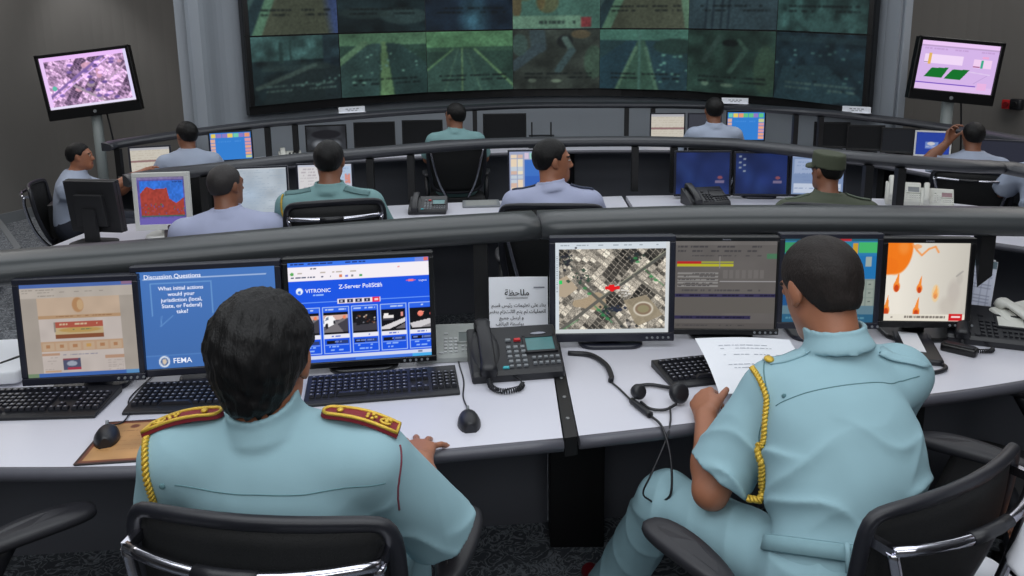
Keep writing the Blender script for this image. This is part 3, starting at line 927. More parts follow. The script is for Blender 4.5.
# ------------------------------------------------------------- camera
cam = bpy.data.cameras.new('camera'); camo = bpy.data.objects.new('camera', cam); COL.objects.link(camo)
_up = Vector((0, math.sin(CAM_P), math.cos(CAM_P))); _fw = Vector((0, math.cos(CAM_P), -math.sin(CAM_P))); _x = Vector((1, 0, 0))
_r = _x * math.cos(CAM_R) - _up * math.sin(CAM_R); _u = _x * math.sin(CAM_R) + _up * math.cos(CAM_R)
camo.matrix_world = Matrix(((_r.x, _u.x, -_fw.x, 0), (_r.y, _u.y, -_fw.y, 0), (_r.z, _u.z, -_fw.z, CAM_H), (0, 0, 0, 1)))
cam.sensor_width = 36; cam.lens = CAM_F / 1024 * 36; cam.shift_y = (CAM_CY - 288) / 1024; cam.clip_start = .05; cam.clip_end = 60
bpy.context.scene.camera = camo

# ------------------------------------------------------------- room shell
def carpet_mat():
    m = mat('carpet', (62, 66, 70), .95, vary=.0, bump=.5, bscale=350)
    nt = m.node_tree; N = nt.nodes; L = nt.links; b = N['Principled BSDF']
    tc = N.new('ShaderNodeTexCoord')
    wv = N.new('ShaderNodeTexNoise'); wv.inputs['Scale'].default_value = 16; wv.inputs['Detail'].default_value = 3; wv.inputs['Distortion'].default_value = 2.5
    L.new(tc.outputs['Object'], wv.inputs['Vector'])
    r = N.new('ShaderNodeValToRGB'); e = r.color_ramp.elements
    e[0].position = .44; e[0].color = lin((84, 88, 95)) + [1]; e[1].position = .56; e[1].color = lin((90, 95, 102)) + [1]
    k = r.color_ramp.elements.new(.50); k.color = lin((168, 174, 182)) + [1]
    L.new(wv.outputs['Fac'], r.inputs[0])
    n2 = N.new('ShaderNodeTexNoise'); n2.inputs['Scale'].default_value = 180; L.new(tc.outputs['Object'], n2.inputs['Vector'])
    mx = N.new('ShaderNodeMix'); mx.data_type = 'RGBA'; mx.blend_type = 'MULTIPLY'; mx.inputs[0].default_value = .5
    L.new(r.outputs[0], mx.inputs[6]); L.new(n2.outputs['Fac'], mx.inputs[7]); L.new(mx.outputs[2], b.inputs['Base Color'])
    return m
carpet = carpet_mat()
wall_d = mat('taupe wall covering', (116, 114, 111), .8, vary=.05, scale=3, bump=.12, bscale=120)
wall_l = mat('pale grey wall panel', (152, 158, 166), .6, vary=.03, scale=2)
ceil_m = mat('ceiling white', (190, 190, 190), .9, vary=.03)
skirt_m = mat('grey skirting', (120, 124, 128), .5, vary=.05)
CEIL = 3.3
m = MB(); m.box((0, 3.6, -.05), (14, 13, .1)); struct('floor', m, carpet)
m = MB(); m.box((0, 3.6, CEIL + .05), (14, 13, .1)); struct('ceiling', m, ceil_m)
wl = spline([(-6.3, -2.4), (-6.3, 2.0), (-6.0, 5.2), (-5.25, 7.7), (-4.9, 8.6), (-4.2, 9.15), (-2.7, 9.3)], 8)
m = MB(); ribbon(m, wl, offset(wl, .12), 0, CEIL); struct('wall_left', m, wall_d)
m = MB(); q = offset(wl, -.015); ribbon(m, q, wl, 0, .11); struct('baseboard_left', m, skirt_m)
wr = spline([(3.2, 9.3), (4.9, 9.0), (5.6, 8.3), (6.0, 7.2), (6.3, 5.0), (6.4, 2.0), (6.4, -2.4)], 8)
m = MB(); ribbon(m, wr, offset(wr, .12), 0, CEIL); struct('wall_right', m, wall_d)
m = MB(); q = offset(wr, -.015); ribbon(m, q, wr, 0, .11); struct('baseboard_right', m, skirt_m)
wf = [(-2.75, 8.75), (-3.07, 7.22), (-2.88, 7.30)] + spline([(-2.88, 7.30), (-2.66, 7.85), (-1.3, 8.95), (.6, 9.35), (2.3, 8.8), (3.38, 7.55), (3.54, 7.04)], 8)[1:] + [(3.60, 7.04), (3.62, 8.7)]
m = MB(); ribbon(m, wf, offset(wf, .10), 0, CEIL); struct('wall_front', m, wall_l)
m = MB(); m.box((0, -2.45, CEIL / 2), (12.8, .1, CEIL)); struct('wall_back', m, wall_d)
# raised carpeted step by the left wall, with its grey nosing
pl = [(-5.38, 7.75), (-4.25, 6.35), (-3.75, 5.2), (-3.9, 4.0), (-6.2, 4.0), (-6.0, 5.3)]
m = MB(); m.prism(list(reversed(pl)), 0, .10); struct('floor_step', m, carpet)
m = MB(); e0 = [np.array(p) for p in pl[:4]]; ribbon(m, e0, offset(e0, .05), .0, .105); ribbon(m, [np.array((-5.38, 7.75)), np.array((-5.75, 7.1))], [np.array((-5.33, 7.78)), np.array((-5.70, 7.15))], 0, .16)
struct('trim_1', m, skirt_m)
# small red alarm button and black bracket on the right wall
def on_wall(px, py):
    d = _ray(px, py); best = None
    for a in wr:
        k = abs(a[0] / a[1] - d.x / d.y)
        if best is None or k < best[0]: best = (k, a)
    t = best[1][1] / d.y
    return Vector((best[1][0], best[1][1], CAM_H + d.z * t))
WD = spline([tuple(p) for p in wr], 8)
wr = WD
pa = on_wall(1012, 104)
m = MB(); T = TR(pa + Vector((-.07, -.03, 0)), rz=-62); m.M = T
r = thing('alarm_button', 'small red alarm button on the dark right wall', 'alarm button', pa + Vector((-.07, -.03, 0)), -62)
k = MB(); k.rbox((0, 0, 0), (.10, .04, .10), .012); k.build('housing', red_m, r)
k = MB(); k.cyl((0, -.02, 0), (0, -.035, 0), .03, .028, 0, 14); k.build('button', mat('dark red', (120, 20, 25), .4), r)
pb = on_wall(1022, 104)
r = thing('wall_box', 'small black box on the right wall beside the red button', 'wall box', pb + Vector((-.09, -.05, 0)), -62)
k = MB(); k.rbox((0, 0, 0), (.13, .09, .12), .03); k.build('housing', black, r)
k = MB(); k.cyl((0, -.04, 0), (0, -.06, 0), .035, .03, 0, 14); k.build('lens', bezel_b, r)

# ------------------------------------------------------------- consoles
DZ = .74
def desk(label, front, back, end_posts, panel_d, group='white control room desks'):
    r = thing('console_desk', label, 'desk', (float(front[0][0]), float(front[0][1]), 0), 0, group)
    off = Vector((-front[0][0], -front[0][1], 0)); M = Matrix.Translation(off)
    A = [np.array(p[:2], float) for p in front]; B = [np.array(p[:2], float) for p in back]
    m = MB(); m.M = M; ribbon(m, A, B, DZ - .032, DZ); m.build('worktop', desk_m, r)
    m = MB(); m.M = M; sweep(m, A, [(.0, DZ - .034), (-.012, DZ - .030), (-.018, DZ - .014), (-.012, DZ - .002), (.0, DZ + .0005), (.004, DZ + .0005), (.004, DZ - .034)]); m.build('edge_strip', edge_m, r)
    P = [a * (1 - panel_d) + b * panel_d for a, b in zip(A, B)]
    m = MB(); m.M = M; ribbon(m, P, offset(P, .02), 0.0, DZ - .032); m.build('modesty_panel', panel_m, r)
    for t in end_posts:
        i = t * (len(A) - 1); i0 = min(int(i), len(A) - 2); fr = i - i0
        a = A[i0] * (1 - fr) + A[i0 + 1] * fr; b = B[i0] * (1 - fr) + B[i0 + 1] * fr
        c = a * .38 + b * .62; ang = math.degrees(math.atan2(b[1] - a[1], b[0] - a[0])) - 90
        m = MB(); m.M = M @ TR((c[0], c[1], 0), rz=ang); m.box((0, 0, (DZ - .032) / 2), (.06, .42, DZ - .032)); m.build('leg', post_m, r, bevel=.004)
    return r

def resample(poly, n):
    return sub(poly, 0, 1) if n is None else [sub(poly, t, 1)[0] if t < 1 else np.array(poly[-1][:2]) for t in np.linspace(0, 1, n)]

def ray_on(poly, px):
    """point of a plan polyline in the direction of a column of the photograph"""
    k = (px - 512) / CAM_F / .985; P = [p for a, b in zip(poly, poly[1:]) for p in (np.array(a) + (np.array(b) - np.array(a)) * t for t in np.linspace(0, 1, 12))]
    return min(P, key=lambda p: abs(p[0] / p[1] - k))

def rail_line(px, z, depth, extra0=(), extra1=()):
    P = list(extra0) + [tuple(onz(p[0], p[1], z + (p[2] if len(p) > 2 else 0))) for p in px] + list(extra1)
    P = [tuple(p) if len(p) > 2 else (p[0], p[1], z) for p in P]
    S = spline(P, 6); O = offset(S, -depth)
    return [np.array((o[0], o[1], s[2] - z)) for o, s in zip(O, S)]
def rail(label, poly, z0, z1, depth, posts, m, name='console_rail', group='console rails', zpost=DZ, pw=.045):
    P = [np.array(p, float) for p in poly]
    r = thing(name, label, 'rail', (float(P[0][0]), float(P[0][1]), 0), 0, group)
    M = Matrix.Translation((-P[0][0], -P[0][1], 0)); h = z1 - z0
    b = MB(); b.M = M
    sweep(b, P, [(depth, z0), (.012, z0), (0, z0 + .10 * h), (-.012, z0 + .30 * h), (-.014, z0 + .48 * h), (-.008, z0 + .66 * h), (.008, z0 + .82 * h), (.032, z0 + .93 * h), (depth * .7, z1), (depth, z1)])
    b.build('rail', m, r)
    for p in posts:
        pz = float(p[2]) if len(p) > 2 else 0.0
        q = MB(); q.M = M; q.box((p[0], p[1], (zpost + z0 + pz) / 2), (pw, pw, z0 + pz - zpost)); q.build('post', post_m, r)
    return r

# front row
f1 = spline([(-1.9, 1.76), (-1.27, 1.735), (-.92, 1.735), (-.41, 1.765), (.125, 1.845)], 6); b1 = resample([(-1.9, 2.50), (-.9, 2.60), (.118, 2.68)], len(f1))
desk('white desk in front of the officer with red shoulder boards', resample(f1, len(f1)), b1, (.02,), .88)
f2 = spline([(.168, 1.855), (.47, 1.915), (1.0, 2.03), (1.44, 2.13), (2.2, 2.36)], 6); b2 = resample([(.155, 2.68), (.8, 2.74), (1.5, 2.77), (2.2, 2.84)], len(f2))
desk('white desk in front of the officer reading a sheet of paper', resample(f2, len(f2)), b2, (.98,), .88)
r = thing('support_leg', 'black column between the two front desks with a black strip on top', 'desk leg', (.2, 2.45, 0), 0)
m = MB(); m.box((.015, .06, .353), (.19, .16, .706)); m.build('column', post_m, r, bevel=.005)
m = MB(); M0 = Matrix.Translation((-.2, -2.45, 0))
m.M = M0; m.prism([(.129, 1.842), (.164, 1.852), (.151, 2.68), (.122, 2.68)], .69, .743); m.build('top_strip', post_m, r, bevel=.002)
m = MB(); m.M = M0
for yy in (1.95, 2.08, 2.21): m.cyl((.145, yy, .742), (.145, yy, .7455), .006, .005, 0, 10)
for xx, zz in ((.20, .62), (.17, .55), (.21, .55), (.21, .48)): m.cyl((xx, 2.43, zz), (xx, 2.424, zz), .005, .004, 0, 8)
m.build('screws', steel, r)
r = thing('support_leg', 'black column under the right end of the front desk', 'desk leg', (1.37, 2.55, 0), 0)
m = MB(); m.box((0, .04, .352), (.17, .14, .704)); m.build('column', post_m, r, bevel=.005)
m = MB()
for xx, zz in ((-.03, .60), (.02, .60)): m.cyl((xx, -.03, zz), (xx, -.036, zz), .005, .004, 0, 8)
m.build('screws', steel, r)

rl1 = spline([(-2.0, 1.97), (-1.5, 2.17), (-1.13, 2.285), (-.70, 2.435), (-.32, 2.545), (.098, 2.64)], 6)
rl2 = spline([(.102, 2.64), (.68, 2.69), (1.2, 2.665), (1.79, 2.605), (2.3, 2.52)], 6)
rail('wide charcoal rail above the monitors of the left front desk', rl1, 1.068, 1.152, .125, [(-.115, 2.66), (-.70, 2.55)], rail_m, group=None, pw=.05)
rail('wide charcoal rail above the monitors of the right front desk', rl2, 1.068, 1.152, .125, [(1.70, 2.68), (.92, 2.74)], rail_m, group=None, pw=.05)

# middle row
f = spline([(-2.44, 3.62), (-1.7, 3.84), (-.6, 4.10), (.72, 4.30)], 6); b = spline([(-2.40, 4.36), (-1.85, 4.58), (-.69, 4.88), (.74, 5.09)], 6)
desk('white middle row desk left of the dark joint, with the silver monitor', f, b, (.02,), .9, 'middle row desks')
f = spline([(.75, 4.30), (1.3, 4.27), (2.0, 4.05), (2.5, 3.70), (3.0, 3.1)], 6); b = spline([(.77, 5.09), (1.25, 5.08), (2.13, 4.96), (2.8, 4.70), (3.5, 3.9)], 6)
desk('white middle row desk right of the dark joint, with the white telephones', f, b, (.98,), .9, 'middle row desks')
rlm = rail_line([(122, 174.5, -.06), (160, 168.5, -.05), (220, 162, -.03), (300, 153, -.01), (370, 147), (450, 140.5), (512, 137.5), (637, 136), (732, 139), (792, 144), (862, 151.5), (962, 159, -.02), (1024, 163.5, -.04)], 1.115, .085, (), [(2.95, 3.2, 1.06)])
rail('charcoal middle rail behind the desk with the silver monitor and olive cap', rlm, 1.05, 1.115, .085, [ray_on(rlm, p) for p in (205, 371, 412, 634, 673, 868, 901)], rail_far, group=None)

# back row
f3 = spline([(-3.18, 5.22), (-2.55, 6.15), (-1.87, 6.72), (-1.03, 7.05), (0, 7.3), (.86, 7.39), (1.98, 7.2), (2.88, 6.55), (3.28, 5.66), (3.6, 4.9)], 6)
desk('white curved desk of the back row below the video wall', resample(f3, len(f3)), resample(spline([(-3.27, 5.46), (-2.98, 6.45), (-2.25, 7.3), (-1.2, 7.75), (0, 8.02), (.95, 8.1), (2.3, 7.85), (3.45, 7.0), (3.95, 5.9), (4.3, 5.1)], 6), len(f3)), (.0, .18, .36, .5, .64, .82), .9, None)
rlb = rail_line([(101, 143, -.13), (120, 139, -.12), (200, 127.5, -.08), (270, 119.5, -.04), (300, 117, -.03), (400, 108.5), (512, 102.5), (612, 101.5), (712, 102.5), (792, 107), (862, 113, -.05), (942, 123, -.11), (1024, 136, -.15)], 1.15, .08, (), [(4.1, 4.9, .99)])
rail('charcoal back rail just below the video wall', rlb, 1.085, 1.15, .08, [ray_on(rlb, p) for p in (122, 271, 299, 477, 626, 652, 792, 817, 945)], rail_far, group=None)
def on_rail(px, z): 
    p = ray_on(rlb, px); return Vector((p[0], p[1], z + p[2]))
for px, txt in ((354, 'white name plate on the back rail left of the seated man in green'), (733, 'white name plate on the back rail above the multicoloured screen'), (854, 'white name plate on the back rail at the right corner of the video wall')):
    p = on_rail(px, 1.150); ang = -8 if px > 600 else 30
    ang = {354: 32, 733: -30, 854: -48}[px]
    r = thing('name_plate', txt, 'name plate', (p.x, p.y + .05, p.z + .0005), ang, 'name plates on the back rail')
    k = MB(); k.prism([(-.13, -.02), (.13, -.02), (.13, .03), (-.13, .03)], 0, .004); k.box((0, .005, .03), (.26, .006, .055)); k.build('plate', paper_m, r)
    k = MB()
    for i in range(4): k.box((-.05 + i * .035, .0012, .036), (.025, .001, .008)); 
    for i in range(3): k.box((-.03 + i * .035, .0012, .020), (.025, .001, .006))
    k.build('print', mat('faint print', (150, 152, 158), .7), r)

# ------------------------------------------------------------- video wall
def road(kind, seed, W=96, H=72):
    g = random.Random(seed)
    pal = {'green': ((58, 84, 62), (44, 62, 56)), 'teal': ((62, 86, 88), (38, 58, 66)), 'dark': ((44, 58, 62), (26, 36, 42)), 'brown': ((62, 60, 58), (46, 46, 50)), 'grey': ((62, 72, 84), (50, 60, 72)), 'warm': ((76, 82, 64), (82, 70, 56))}[kind]
    c = Cv(W, H, pal[1]); return c, g, pal
def vw_image(i):
    top = i < 7; j = i % 7
    if top:
        if j in (0, 4):
            c, g, p = road('warm', i); c.rect(0, 0, 1, 1, (80, 72, 60)); c.poly([(0, 0), (.42, 0), (.05, 1), (0, 1)], (36, 52, 62)); c.line(.42, -.1, .06, 1.05, .05, (92, 116, 96)); c.line(.30, -.1, -.05, .7, .03, (70, 88, 92))
            if j == 0: c.line(.9, -.1, 1.02, 1, .10, (52, 62, 130), .8, .1)
            else: c.line(.88, -.1, 1.0, 1, .04, (92, 110, 92)); c.noise(.1, 20, 4)
        elif j == 1: c, g, p = road('dark', i); c.noise(.5, 14, 3); c.ell(.75, .75, .3, .14, (64, 76, 80), .6); c.ell(.3, .7, .3, .1, (48, 58, 60), .6)
        elif j == 2: c, g, p = road('dark', i); c.rect(0, 0, 1, 1, (22, 32, 50)); c.ell(.55, .8, .22, .5, (70, 110, 140), .8, .9); c.noise(.3, 12, 5)
        elif j == 3:
            c, g, p = road('teal', i); c.rect(0, 0, 1, 1, (70, 98, 92)); c.ell(.4, .55, .14, .2, (92, 84, 60)); c.ell(.14, .2, .2, .35, (100, 84, 52)); c.ell(.33, .5, .05, .2, (104, 78, 50)); c.ell(.05, .6, .06, .25, (96, 72, 50)); c.ell(.52, .15, .05, .2, (96, 80, 56))
            c.rect(0, .78, .78, .98, (108, 128, 112)); c.rect(.78, .80, .90, .97, (150, 44, 52)); c.dashes(.3, .86, .72, .05, (50, 60, 58), 3)
        elif j == 5:
            c, g, p = road('grey', i); c.noise(.15, 14, 6); c.rect(.2, 0, .5, 1, (56, 66, 78))
            for x in (.22, .30, .40, .48): c.line(x + .02, 0, x - .02, 1, .012, (34, 42, 54))
            c.rect(.5, .3, 1, .5, (72, 82, 92), .5)
        else: c, g, p = road('teal', i); c.rect(0, 0, 1, 1, (46, 66, 68)); c.noise(.4, 8, 9)
    else:
        if j == 0:
            c, g, p = road('dark', i); c.rect(0, 0, 1, .36, (58, 80, 84)); c.rect(.8, 0, 1, 1, (34, 44, 60), .7); c.noise(.35, 9, 8); c.poly([(.2, .62), (.75, .4), (1, .5), (1, 1), (.1, 1)], (34, 40, 44), .8); c.line(.05, .75, .7, .45, .03, (64, 70, 70)); c.rect(.3, .1, .34, .4, (40, 56, 58)); c.rect(.42, .06, .44, .4, (40, 56, 58))
            for k in range(16): c.rect(g.uniform(.05, .9), g.uniform(.35, .5), g.uniform(.05, .9), .52, (70, 80, 80), .15)
            for k in range(12): x = g.uniform(.5, .98); y = g.uniform(.6, .8); c.rect(x, y, x + .03, y + .025, (84, 104, 104))
        elif j == 1:
            c, g, p = road('green', i); c.rect(0, 0, 1, .2, (84, 108, 84)); c.poly([(.30, .18), (.46, .16), (.42, 1), (-.2, 1), (-.2, .75)], (52, 70, 72)); c.poly([(.50, .16), (.68, .18), (1.2, .7), (1.2, 1), (.62, 1)], (44, 62, 64)); c.poly([(.47, .14), (.52, .14), (.60, 1.0), (.44, 1.0)], (100, 118, 82)); c.line(.28, .16, -.05, .5, .04, (98, 118, 92))
            for k in range(34): x = g.uniform(.02, .95); y = g.uniform(.25, .78); s = .012 + .03 * y; c.rect(x, y, x + s, y + s * .8, g.choice([(120, 150, 140), (96, 124, 118), (36, 50, 52)]))
            c.noise(.15, 14, 2)
        elif j == 2:
            c, g, p = road('green', i); c.rect(0, 0, 1, .26, (86, 118, 84)); c.rect(0, .26, 1, .34, (60, 84, 68), .6); c.poly([(.30, .3), (.52, .3), (1.05, 1), (-.3, 1)], (54, 74, 70)); c.line(.30, .3, -.1, .75, .012, (96, 120, 84)); c.line(.55, .3, 1.05, 1.0, .015, (104, 126, 88)); c.line(.405, .28, .40, 1, .006, (126, 142, 92)); c.line(.36, .3, .2, 1, .008, (76, 96, 84)); c.line(.46, .3, .62, 1, .008, (76, 96, 84)); c.noise(.12, 9, 4)
        elif j == 3:
            c, g, p = road('brown', i); c.rect(0, 0, 1, 1, (54, 52, 50)); c.noise(.25, 10, 7); c.line(.28, .02, .30, .3, .09, (62, 68, 78)); c.line(.30, .3, 0, .62, .07, (62, 68, 80)); c.ell(.6, .2, .1, .12, (30, 30, 32)); c.line(.6, .15, .68, .35, .04, (84, 92, 92)); c.line(.68, .35, .52, .68, .045, (66, 76, 84)); c.ell(.93, .55, .12, .3, (66, 78, 68)); c.ell(.78, .08, .12, .08, (92, 68, 52)); c.ell(.08, .25, .1, .2, (66, 80, 80), .8)
            c.ell(.22, .85, .05, .04, (104, 100, 92)); c.ell(.5, .86, .07, .03, (110, 108, 96))
        elif j == 4:
            c, g, p = road('teal', i); c.rect(0, 0, 1, .18, (70, 104, 96)); c.poly([(.30, .2), (.44, .2), (.25, 1), (-.2, 1), (-.2, .7)], (34, 56, 72)); c.poly([(.5, .2), (.62, .2), (1.2, .8), (1.2, 1), (.7, 1)], (38, 60, 74)); c.poly([(.44, .18), (.52, .18), (.68, 1), (.2, 1)], (56, 78, 68)); c.line(.46, 0, .46, 1, .012, (70, 96, 92)); c.line(.42, .3, .2, 1, .02, (88, 108, 90)); c.line(.53, .3, .66, 1, .02, (80, 102, 88)); c.ell(.85, .28, .25, .14, (38, 56, 54))
            for k in range(14): x = g.uniform(.65, 1); y = g.uniform(.4, .95); c.rect(x, y, x + .04, y + .03, (92, 128, 124))
        elif j == 5:
            c, g, p = road('dark', i); c.rect(0, 0, 1, 1, (40, 56, 52)); c.noise(.3, 12, 11); c.ell(.5, .2, .1, .06, (16, 22, 22)); c.line(.6, .16, .68, .3, .025, (58, 76, 68)); c.line(.68, .3, .5, .65, .03, (58, 76, 70)); c.line(.38, .1, .2, .5, .03, (52, 66, 64)); c.ell(.22, .85, .05, .04, (92, 104, 92)); c.ell(.48, .86, .08, .03, (98, 106, 94)); c.ell(.9, .6, .14, .4, (58, 72, 58), .7)
        else:
            c, g, p = road('dark', i); c.rect(0, 0, 1, 1, (28, 42, 54)); c.noise(.3, 10, 12); c.poly([(.1, .5), (.6, .45), (1, .9), (.6, 1), (0, 1)], (40, 58, 70), .8); c.rect(0, .05, 1, .14, (44, 60, 70), .5)
            for k in range(26): x = g.uniform(0, .95); y = g.uniform(.15, .85); c.rect(x, y, x + .035, y + .03, g.choice([(72, 98, 104), (54, 76, 84), (20, 30, 38)]))
    if not (top and j == 3):
        y = (.62 if top else .72); ink_ = (14, 18, 20) if j in (1, 2, 3, 4, 5) or top else (84, 94, 94)
        c.dashes(.14, y, .92, .035, ink_, i, .8, .85); c.dashes(.14, y + .075, .44, .03, ink_, i + 50, .8, .85); c.dashes(.62, y + .075, .92, .03, ink_, i + 90, .8, .85)
    c.grain(.22, i); c.blur(1); g_ = c.A.mean(2, keepdims=True); c.A = (c.A * .8 + g_ * .2) * np.array((.80, .95, .90)); c.noise(.10, 20, i + 3)
    return c
vw_poly = spline([(-2.62, 7.72), (-1.25, 8.78), (.6, 9.18), (2.25, 8.62), (3.38, 7.28)], 10)
vw = thing('video_wall', 'huge dark video wall of traffic camera pictures', 'video wall', (.6, 9.2, 1.13))
M0 = Matrix.Translation((-.6, -9.2, -1.13))
VZ0, SHh = 1.215, .69
pts = resample(vw_poly, 8)
def vdip(t): return .02 - (.065 if t < .5 else .125) * (2 * t - 1) ** 2
m = MB(); m.M = M0; fa = resample(vw_poly, 29); fb_ = offset(fa, .08)
m.loft([[(a[0], a[1], 1.13 + vdip(k / 28)), (b[0], b[1], 1.13 + vdip(k / 28)), (b[0], b[1], VZ0 + 2 * SHh + .09 + vdip(k / 28)), (a[0], a[1], VZ0 + 2 * SHh + .09 + vdip(k / 28))] for k, (a, b) in enumerate(zip(fa, fb_))], 0, False); m.build('frame', bezel_b, vw)
for i in range(14):
    j = i % 7; a, b_ = pts[j], pts[j + 1]
    ctr = (a + b_) / 2; d = b_ - a; w_ = float(np.linalg.norm(d)); ang = math.degrees(math.atan2(d[1], d[0])); nrml = np.array([d[1], -d[0]]) / w_
    trim_l = .05 if j == 0 else .007; trim_r = .05 if j == 6 else .007
    z = VZ0 + (1.5 if i < 7 else .5) * SHh
    dz0, dz1 = vdip(j / 7), vdip((j + 1) / 7)
    sh = Matrix.Identity(4); sh[2][0] = (dz1 - dz0) / w_
    s = MB(); s.M = M0 @ TR((ctr[0] + nrml[0] * .03, ctr[1] + nrml[1] * .03, z + (dz0 + dz1) / 2), rz=ang) @ sh
    s.box((0, .02, 0), (w_ - .006, .035, SHh - .004), 1)
    s.picture(vw_image(i), w_ - trim_l - trim_r, SHh - .016, 0, Matrix.Translation(((trim_l - trim_r) / 2, 0, 0)))
    s.build('screen', [screen_mat('dim projection', .92, .5), bezel_b], vw)

# ------------------------------------------------------------- two wall television sets on poles
def satellite(W, H, seed, ang=38, pal=None, roads=True):
    c = Cv(W, H, (120, 112, 104)); X = c.X * W / H; Y = c.Y
    a = R(ang); u = X * math.cos(a) + Y * math.sin(a); v = -X * math.sin(a) + Y * math.cos(a)
    g = np.random.RandomState(seed)
    T = g.rand(64, 64)
    big = vnoise(H, W, H / 4.5, seed + 1)
    u = u + .02 * (vnoise(H, W, H / 5, seed + 9) - .5); v = v + .03 * (vnoise(H, W, H / 4, seed + 12) - .5)
    ub, vb = (u * 15 + 40), (v * 24 + 40)
    iu, iv = ub.astype(int) % 64, vb.astype(int) % 64
    val = T[iu, iv]; fu, fv = ub - np.floor(ub), vb - np.floor(vb)
    street = (fu < .10) | (fv < .16)
    lum = .30 + .55 * val
    lum = np.where(street, .50, lum)
    fine = g.rand(H, W); lum = lum + (fine - .5) * .34
    blk = (((u * 5 + 40).astype(int) * 7 + (v * 4 + 40).astype(int) * 13) % 11)
    dark = (blk == 3) | (blk == 8) | ((blk == 5) & (val > .5))
    lum = np.where(dark & ~street, lum * .34, lum * 1.08)
    base = np.stack([lum * 1.0, lum * .955, lum * .88], -1)
    sand = (big > .86)
    base = np.where(sand[..., None], np.stack([.62 + fine * .07, .55 + fine * .07, .45 + fine * .07], -1), base)
    c.A = np.clip(base, 0.03, 1)
    return c
def tv_map():
    c = satellite(176, 100, 5, 40)
    c.line(-.02, .82, .9, -.1, .020, (96, 92, 110)); c.line(.0, .88, .95, -.05, .006, (205, 195, 220)); c.line(.35, .98, 1.05, .18, .014, (150, 150, 130)); c.line(.3, .55, .65, .95, .016, (128, 140, 108)); c.ell(.52, .6, .05, .05, (120, 128, 96))
    g = random.Random(3)
    for k in range(26): x = g.uniform(.1, .9); y = g.uniform(.15, .9); c.ell(x, y, .035, .03, g.choice([(236, 214, 240), (60, 56, 88), (225, 205, 232), (84, 80, 110)]), .85)
    c.A = c.A * np.array((1.12, .98, 1.22)) + np.array((.10, .06, .14)); c.noise(.06, 6)
    c.blur(1)
    c.ell(.105, .60, .028, .05, (96, 190, 170)); c.rect(0, 0, 1, .085, (236, 190, 250)); c.rect(0, 0, .045, 1, (236, 200, 250)); c.rect(.962, 0, 1, 1, (222, 214, 250)); c.rect(0, .955, 1, 1, (232, 224, 250))
    return c
def tv_chart():
    c = Cv(160, 92, (212, 180, 232)); c.rect(0, 0, 1, .09, (236, 200, 246)); c.rect(0, .09, 1, .12, (190, 160, 205)); c.dashes(.05, .14, .95, .03, (196, 160, 214), 3)
    c.rect(.07, .27, .56, .46, (240, 216, 246)); c.rect(.12, .25, .155, .48, (226, 180, 96)); c.rect(.07, .43, .12, .45, (90, 60, 100)); c.rect(.70, .30, .93, .48, (240, 206, 240)); c.rect(.795, .31, .825, .48, (60, 170, 140)); c.rect(.70, .45, .79, .47, (150, 60, 120)); c.rect(.80, .24, .88, .28, (236, 170, 214))
    c.poly([(.18, .55), (.40, .52), (.33, .74), (.10, .74)], (18, 112, 42)); c.poly([(.45, .55), (.67, .53), (.57, .75), (.36, .75)], (18, 112, 42))
    c.line(.67, .57, .93, .60, .008, (226, 206, 240)); c.line(.9, .62, .75, .80, .004, (180, 150, 205)); c.rect(0, .85, .78, .868, (110, 70, 190)); c.rect(0, .87, 1, 1, (222, 190, 236)); c.rect(.8, .78, .92, .92, (232, 180, 226))
    return c
def tv(label, c, zc, w, h, yaw, roll, cv, chin, sheen):
    r = thing('television', label, 'television', (c[0], c[1], 0), yaw)
    b = MB(); b.M = TR((0, -.10, zc), ry=roll)
    bz = .035
    b.box((0, .03, -chin / 2), (w, .07, h + chin - .01))
    for (cx, cz, ww, hh) in ((0, h / 2 - bz / 2, w, bz), (0, -h / 2 + bz / 2 - chin / 2, w, bz + chin), (-w / 2 + bz / 2, 0, bz, h), (w / 2 - bz / 2, 0, bz, h)): b.box((cx, -.008, cz), (ww, .02, hh))
    case = b.build('case', bezel_b, r, bevel=.006)
    k = MB(); k.M = b.M; k.cyl((0, -.018, -h / 2 - chin * .35), (0, -.021, -h / 2 - chin * .35), .016, .016, 0, 16); k.build('logo', grey_p, case)
    s = MB(); s.M = b.M @ TR((0, -.006, 0)); s.picture(cv, w - 2 * bz, h - 2 * bz); s.build('screen', scr, r)
    p = MB(); p.cyl((0, 0, 0.02), (0, 0, zc + .1), .048, .048, 0, 24); p.build('pole', mat('grey painted pole', (150, 158, 158), .42, vary=.04), r)
    p = MB(); p.lathe([(.02, 0), (.26, 0), (.26, .012), (.24, .02), (.09, .025)], 0, 28); p.build('base', steel, r)
    k = MB(); k.box((0, -.05, zc), (.24, .08, .24)); k.build('bracket', post_m, r)
    k = MB(); k.tube(spline([(.09, -.02, zc - .2), (.14, -.01, zc - .7), (.13, .0, .5), (.10, .02, .03)], 6), .008, 0, 6); k.build('cable', black, r)
tv('television on a grey pole showing a purple satellite map', (-4.07, 7.56), 1.475, .86, .56, 8, -6.5, tv_map(), .07, 0)
tv('television on a grey pole showing a pink chart with green slabs', (3.845, 6.78), 1.515, .71, .48, -6, 6.0, tv_chart(), .06, 0)
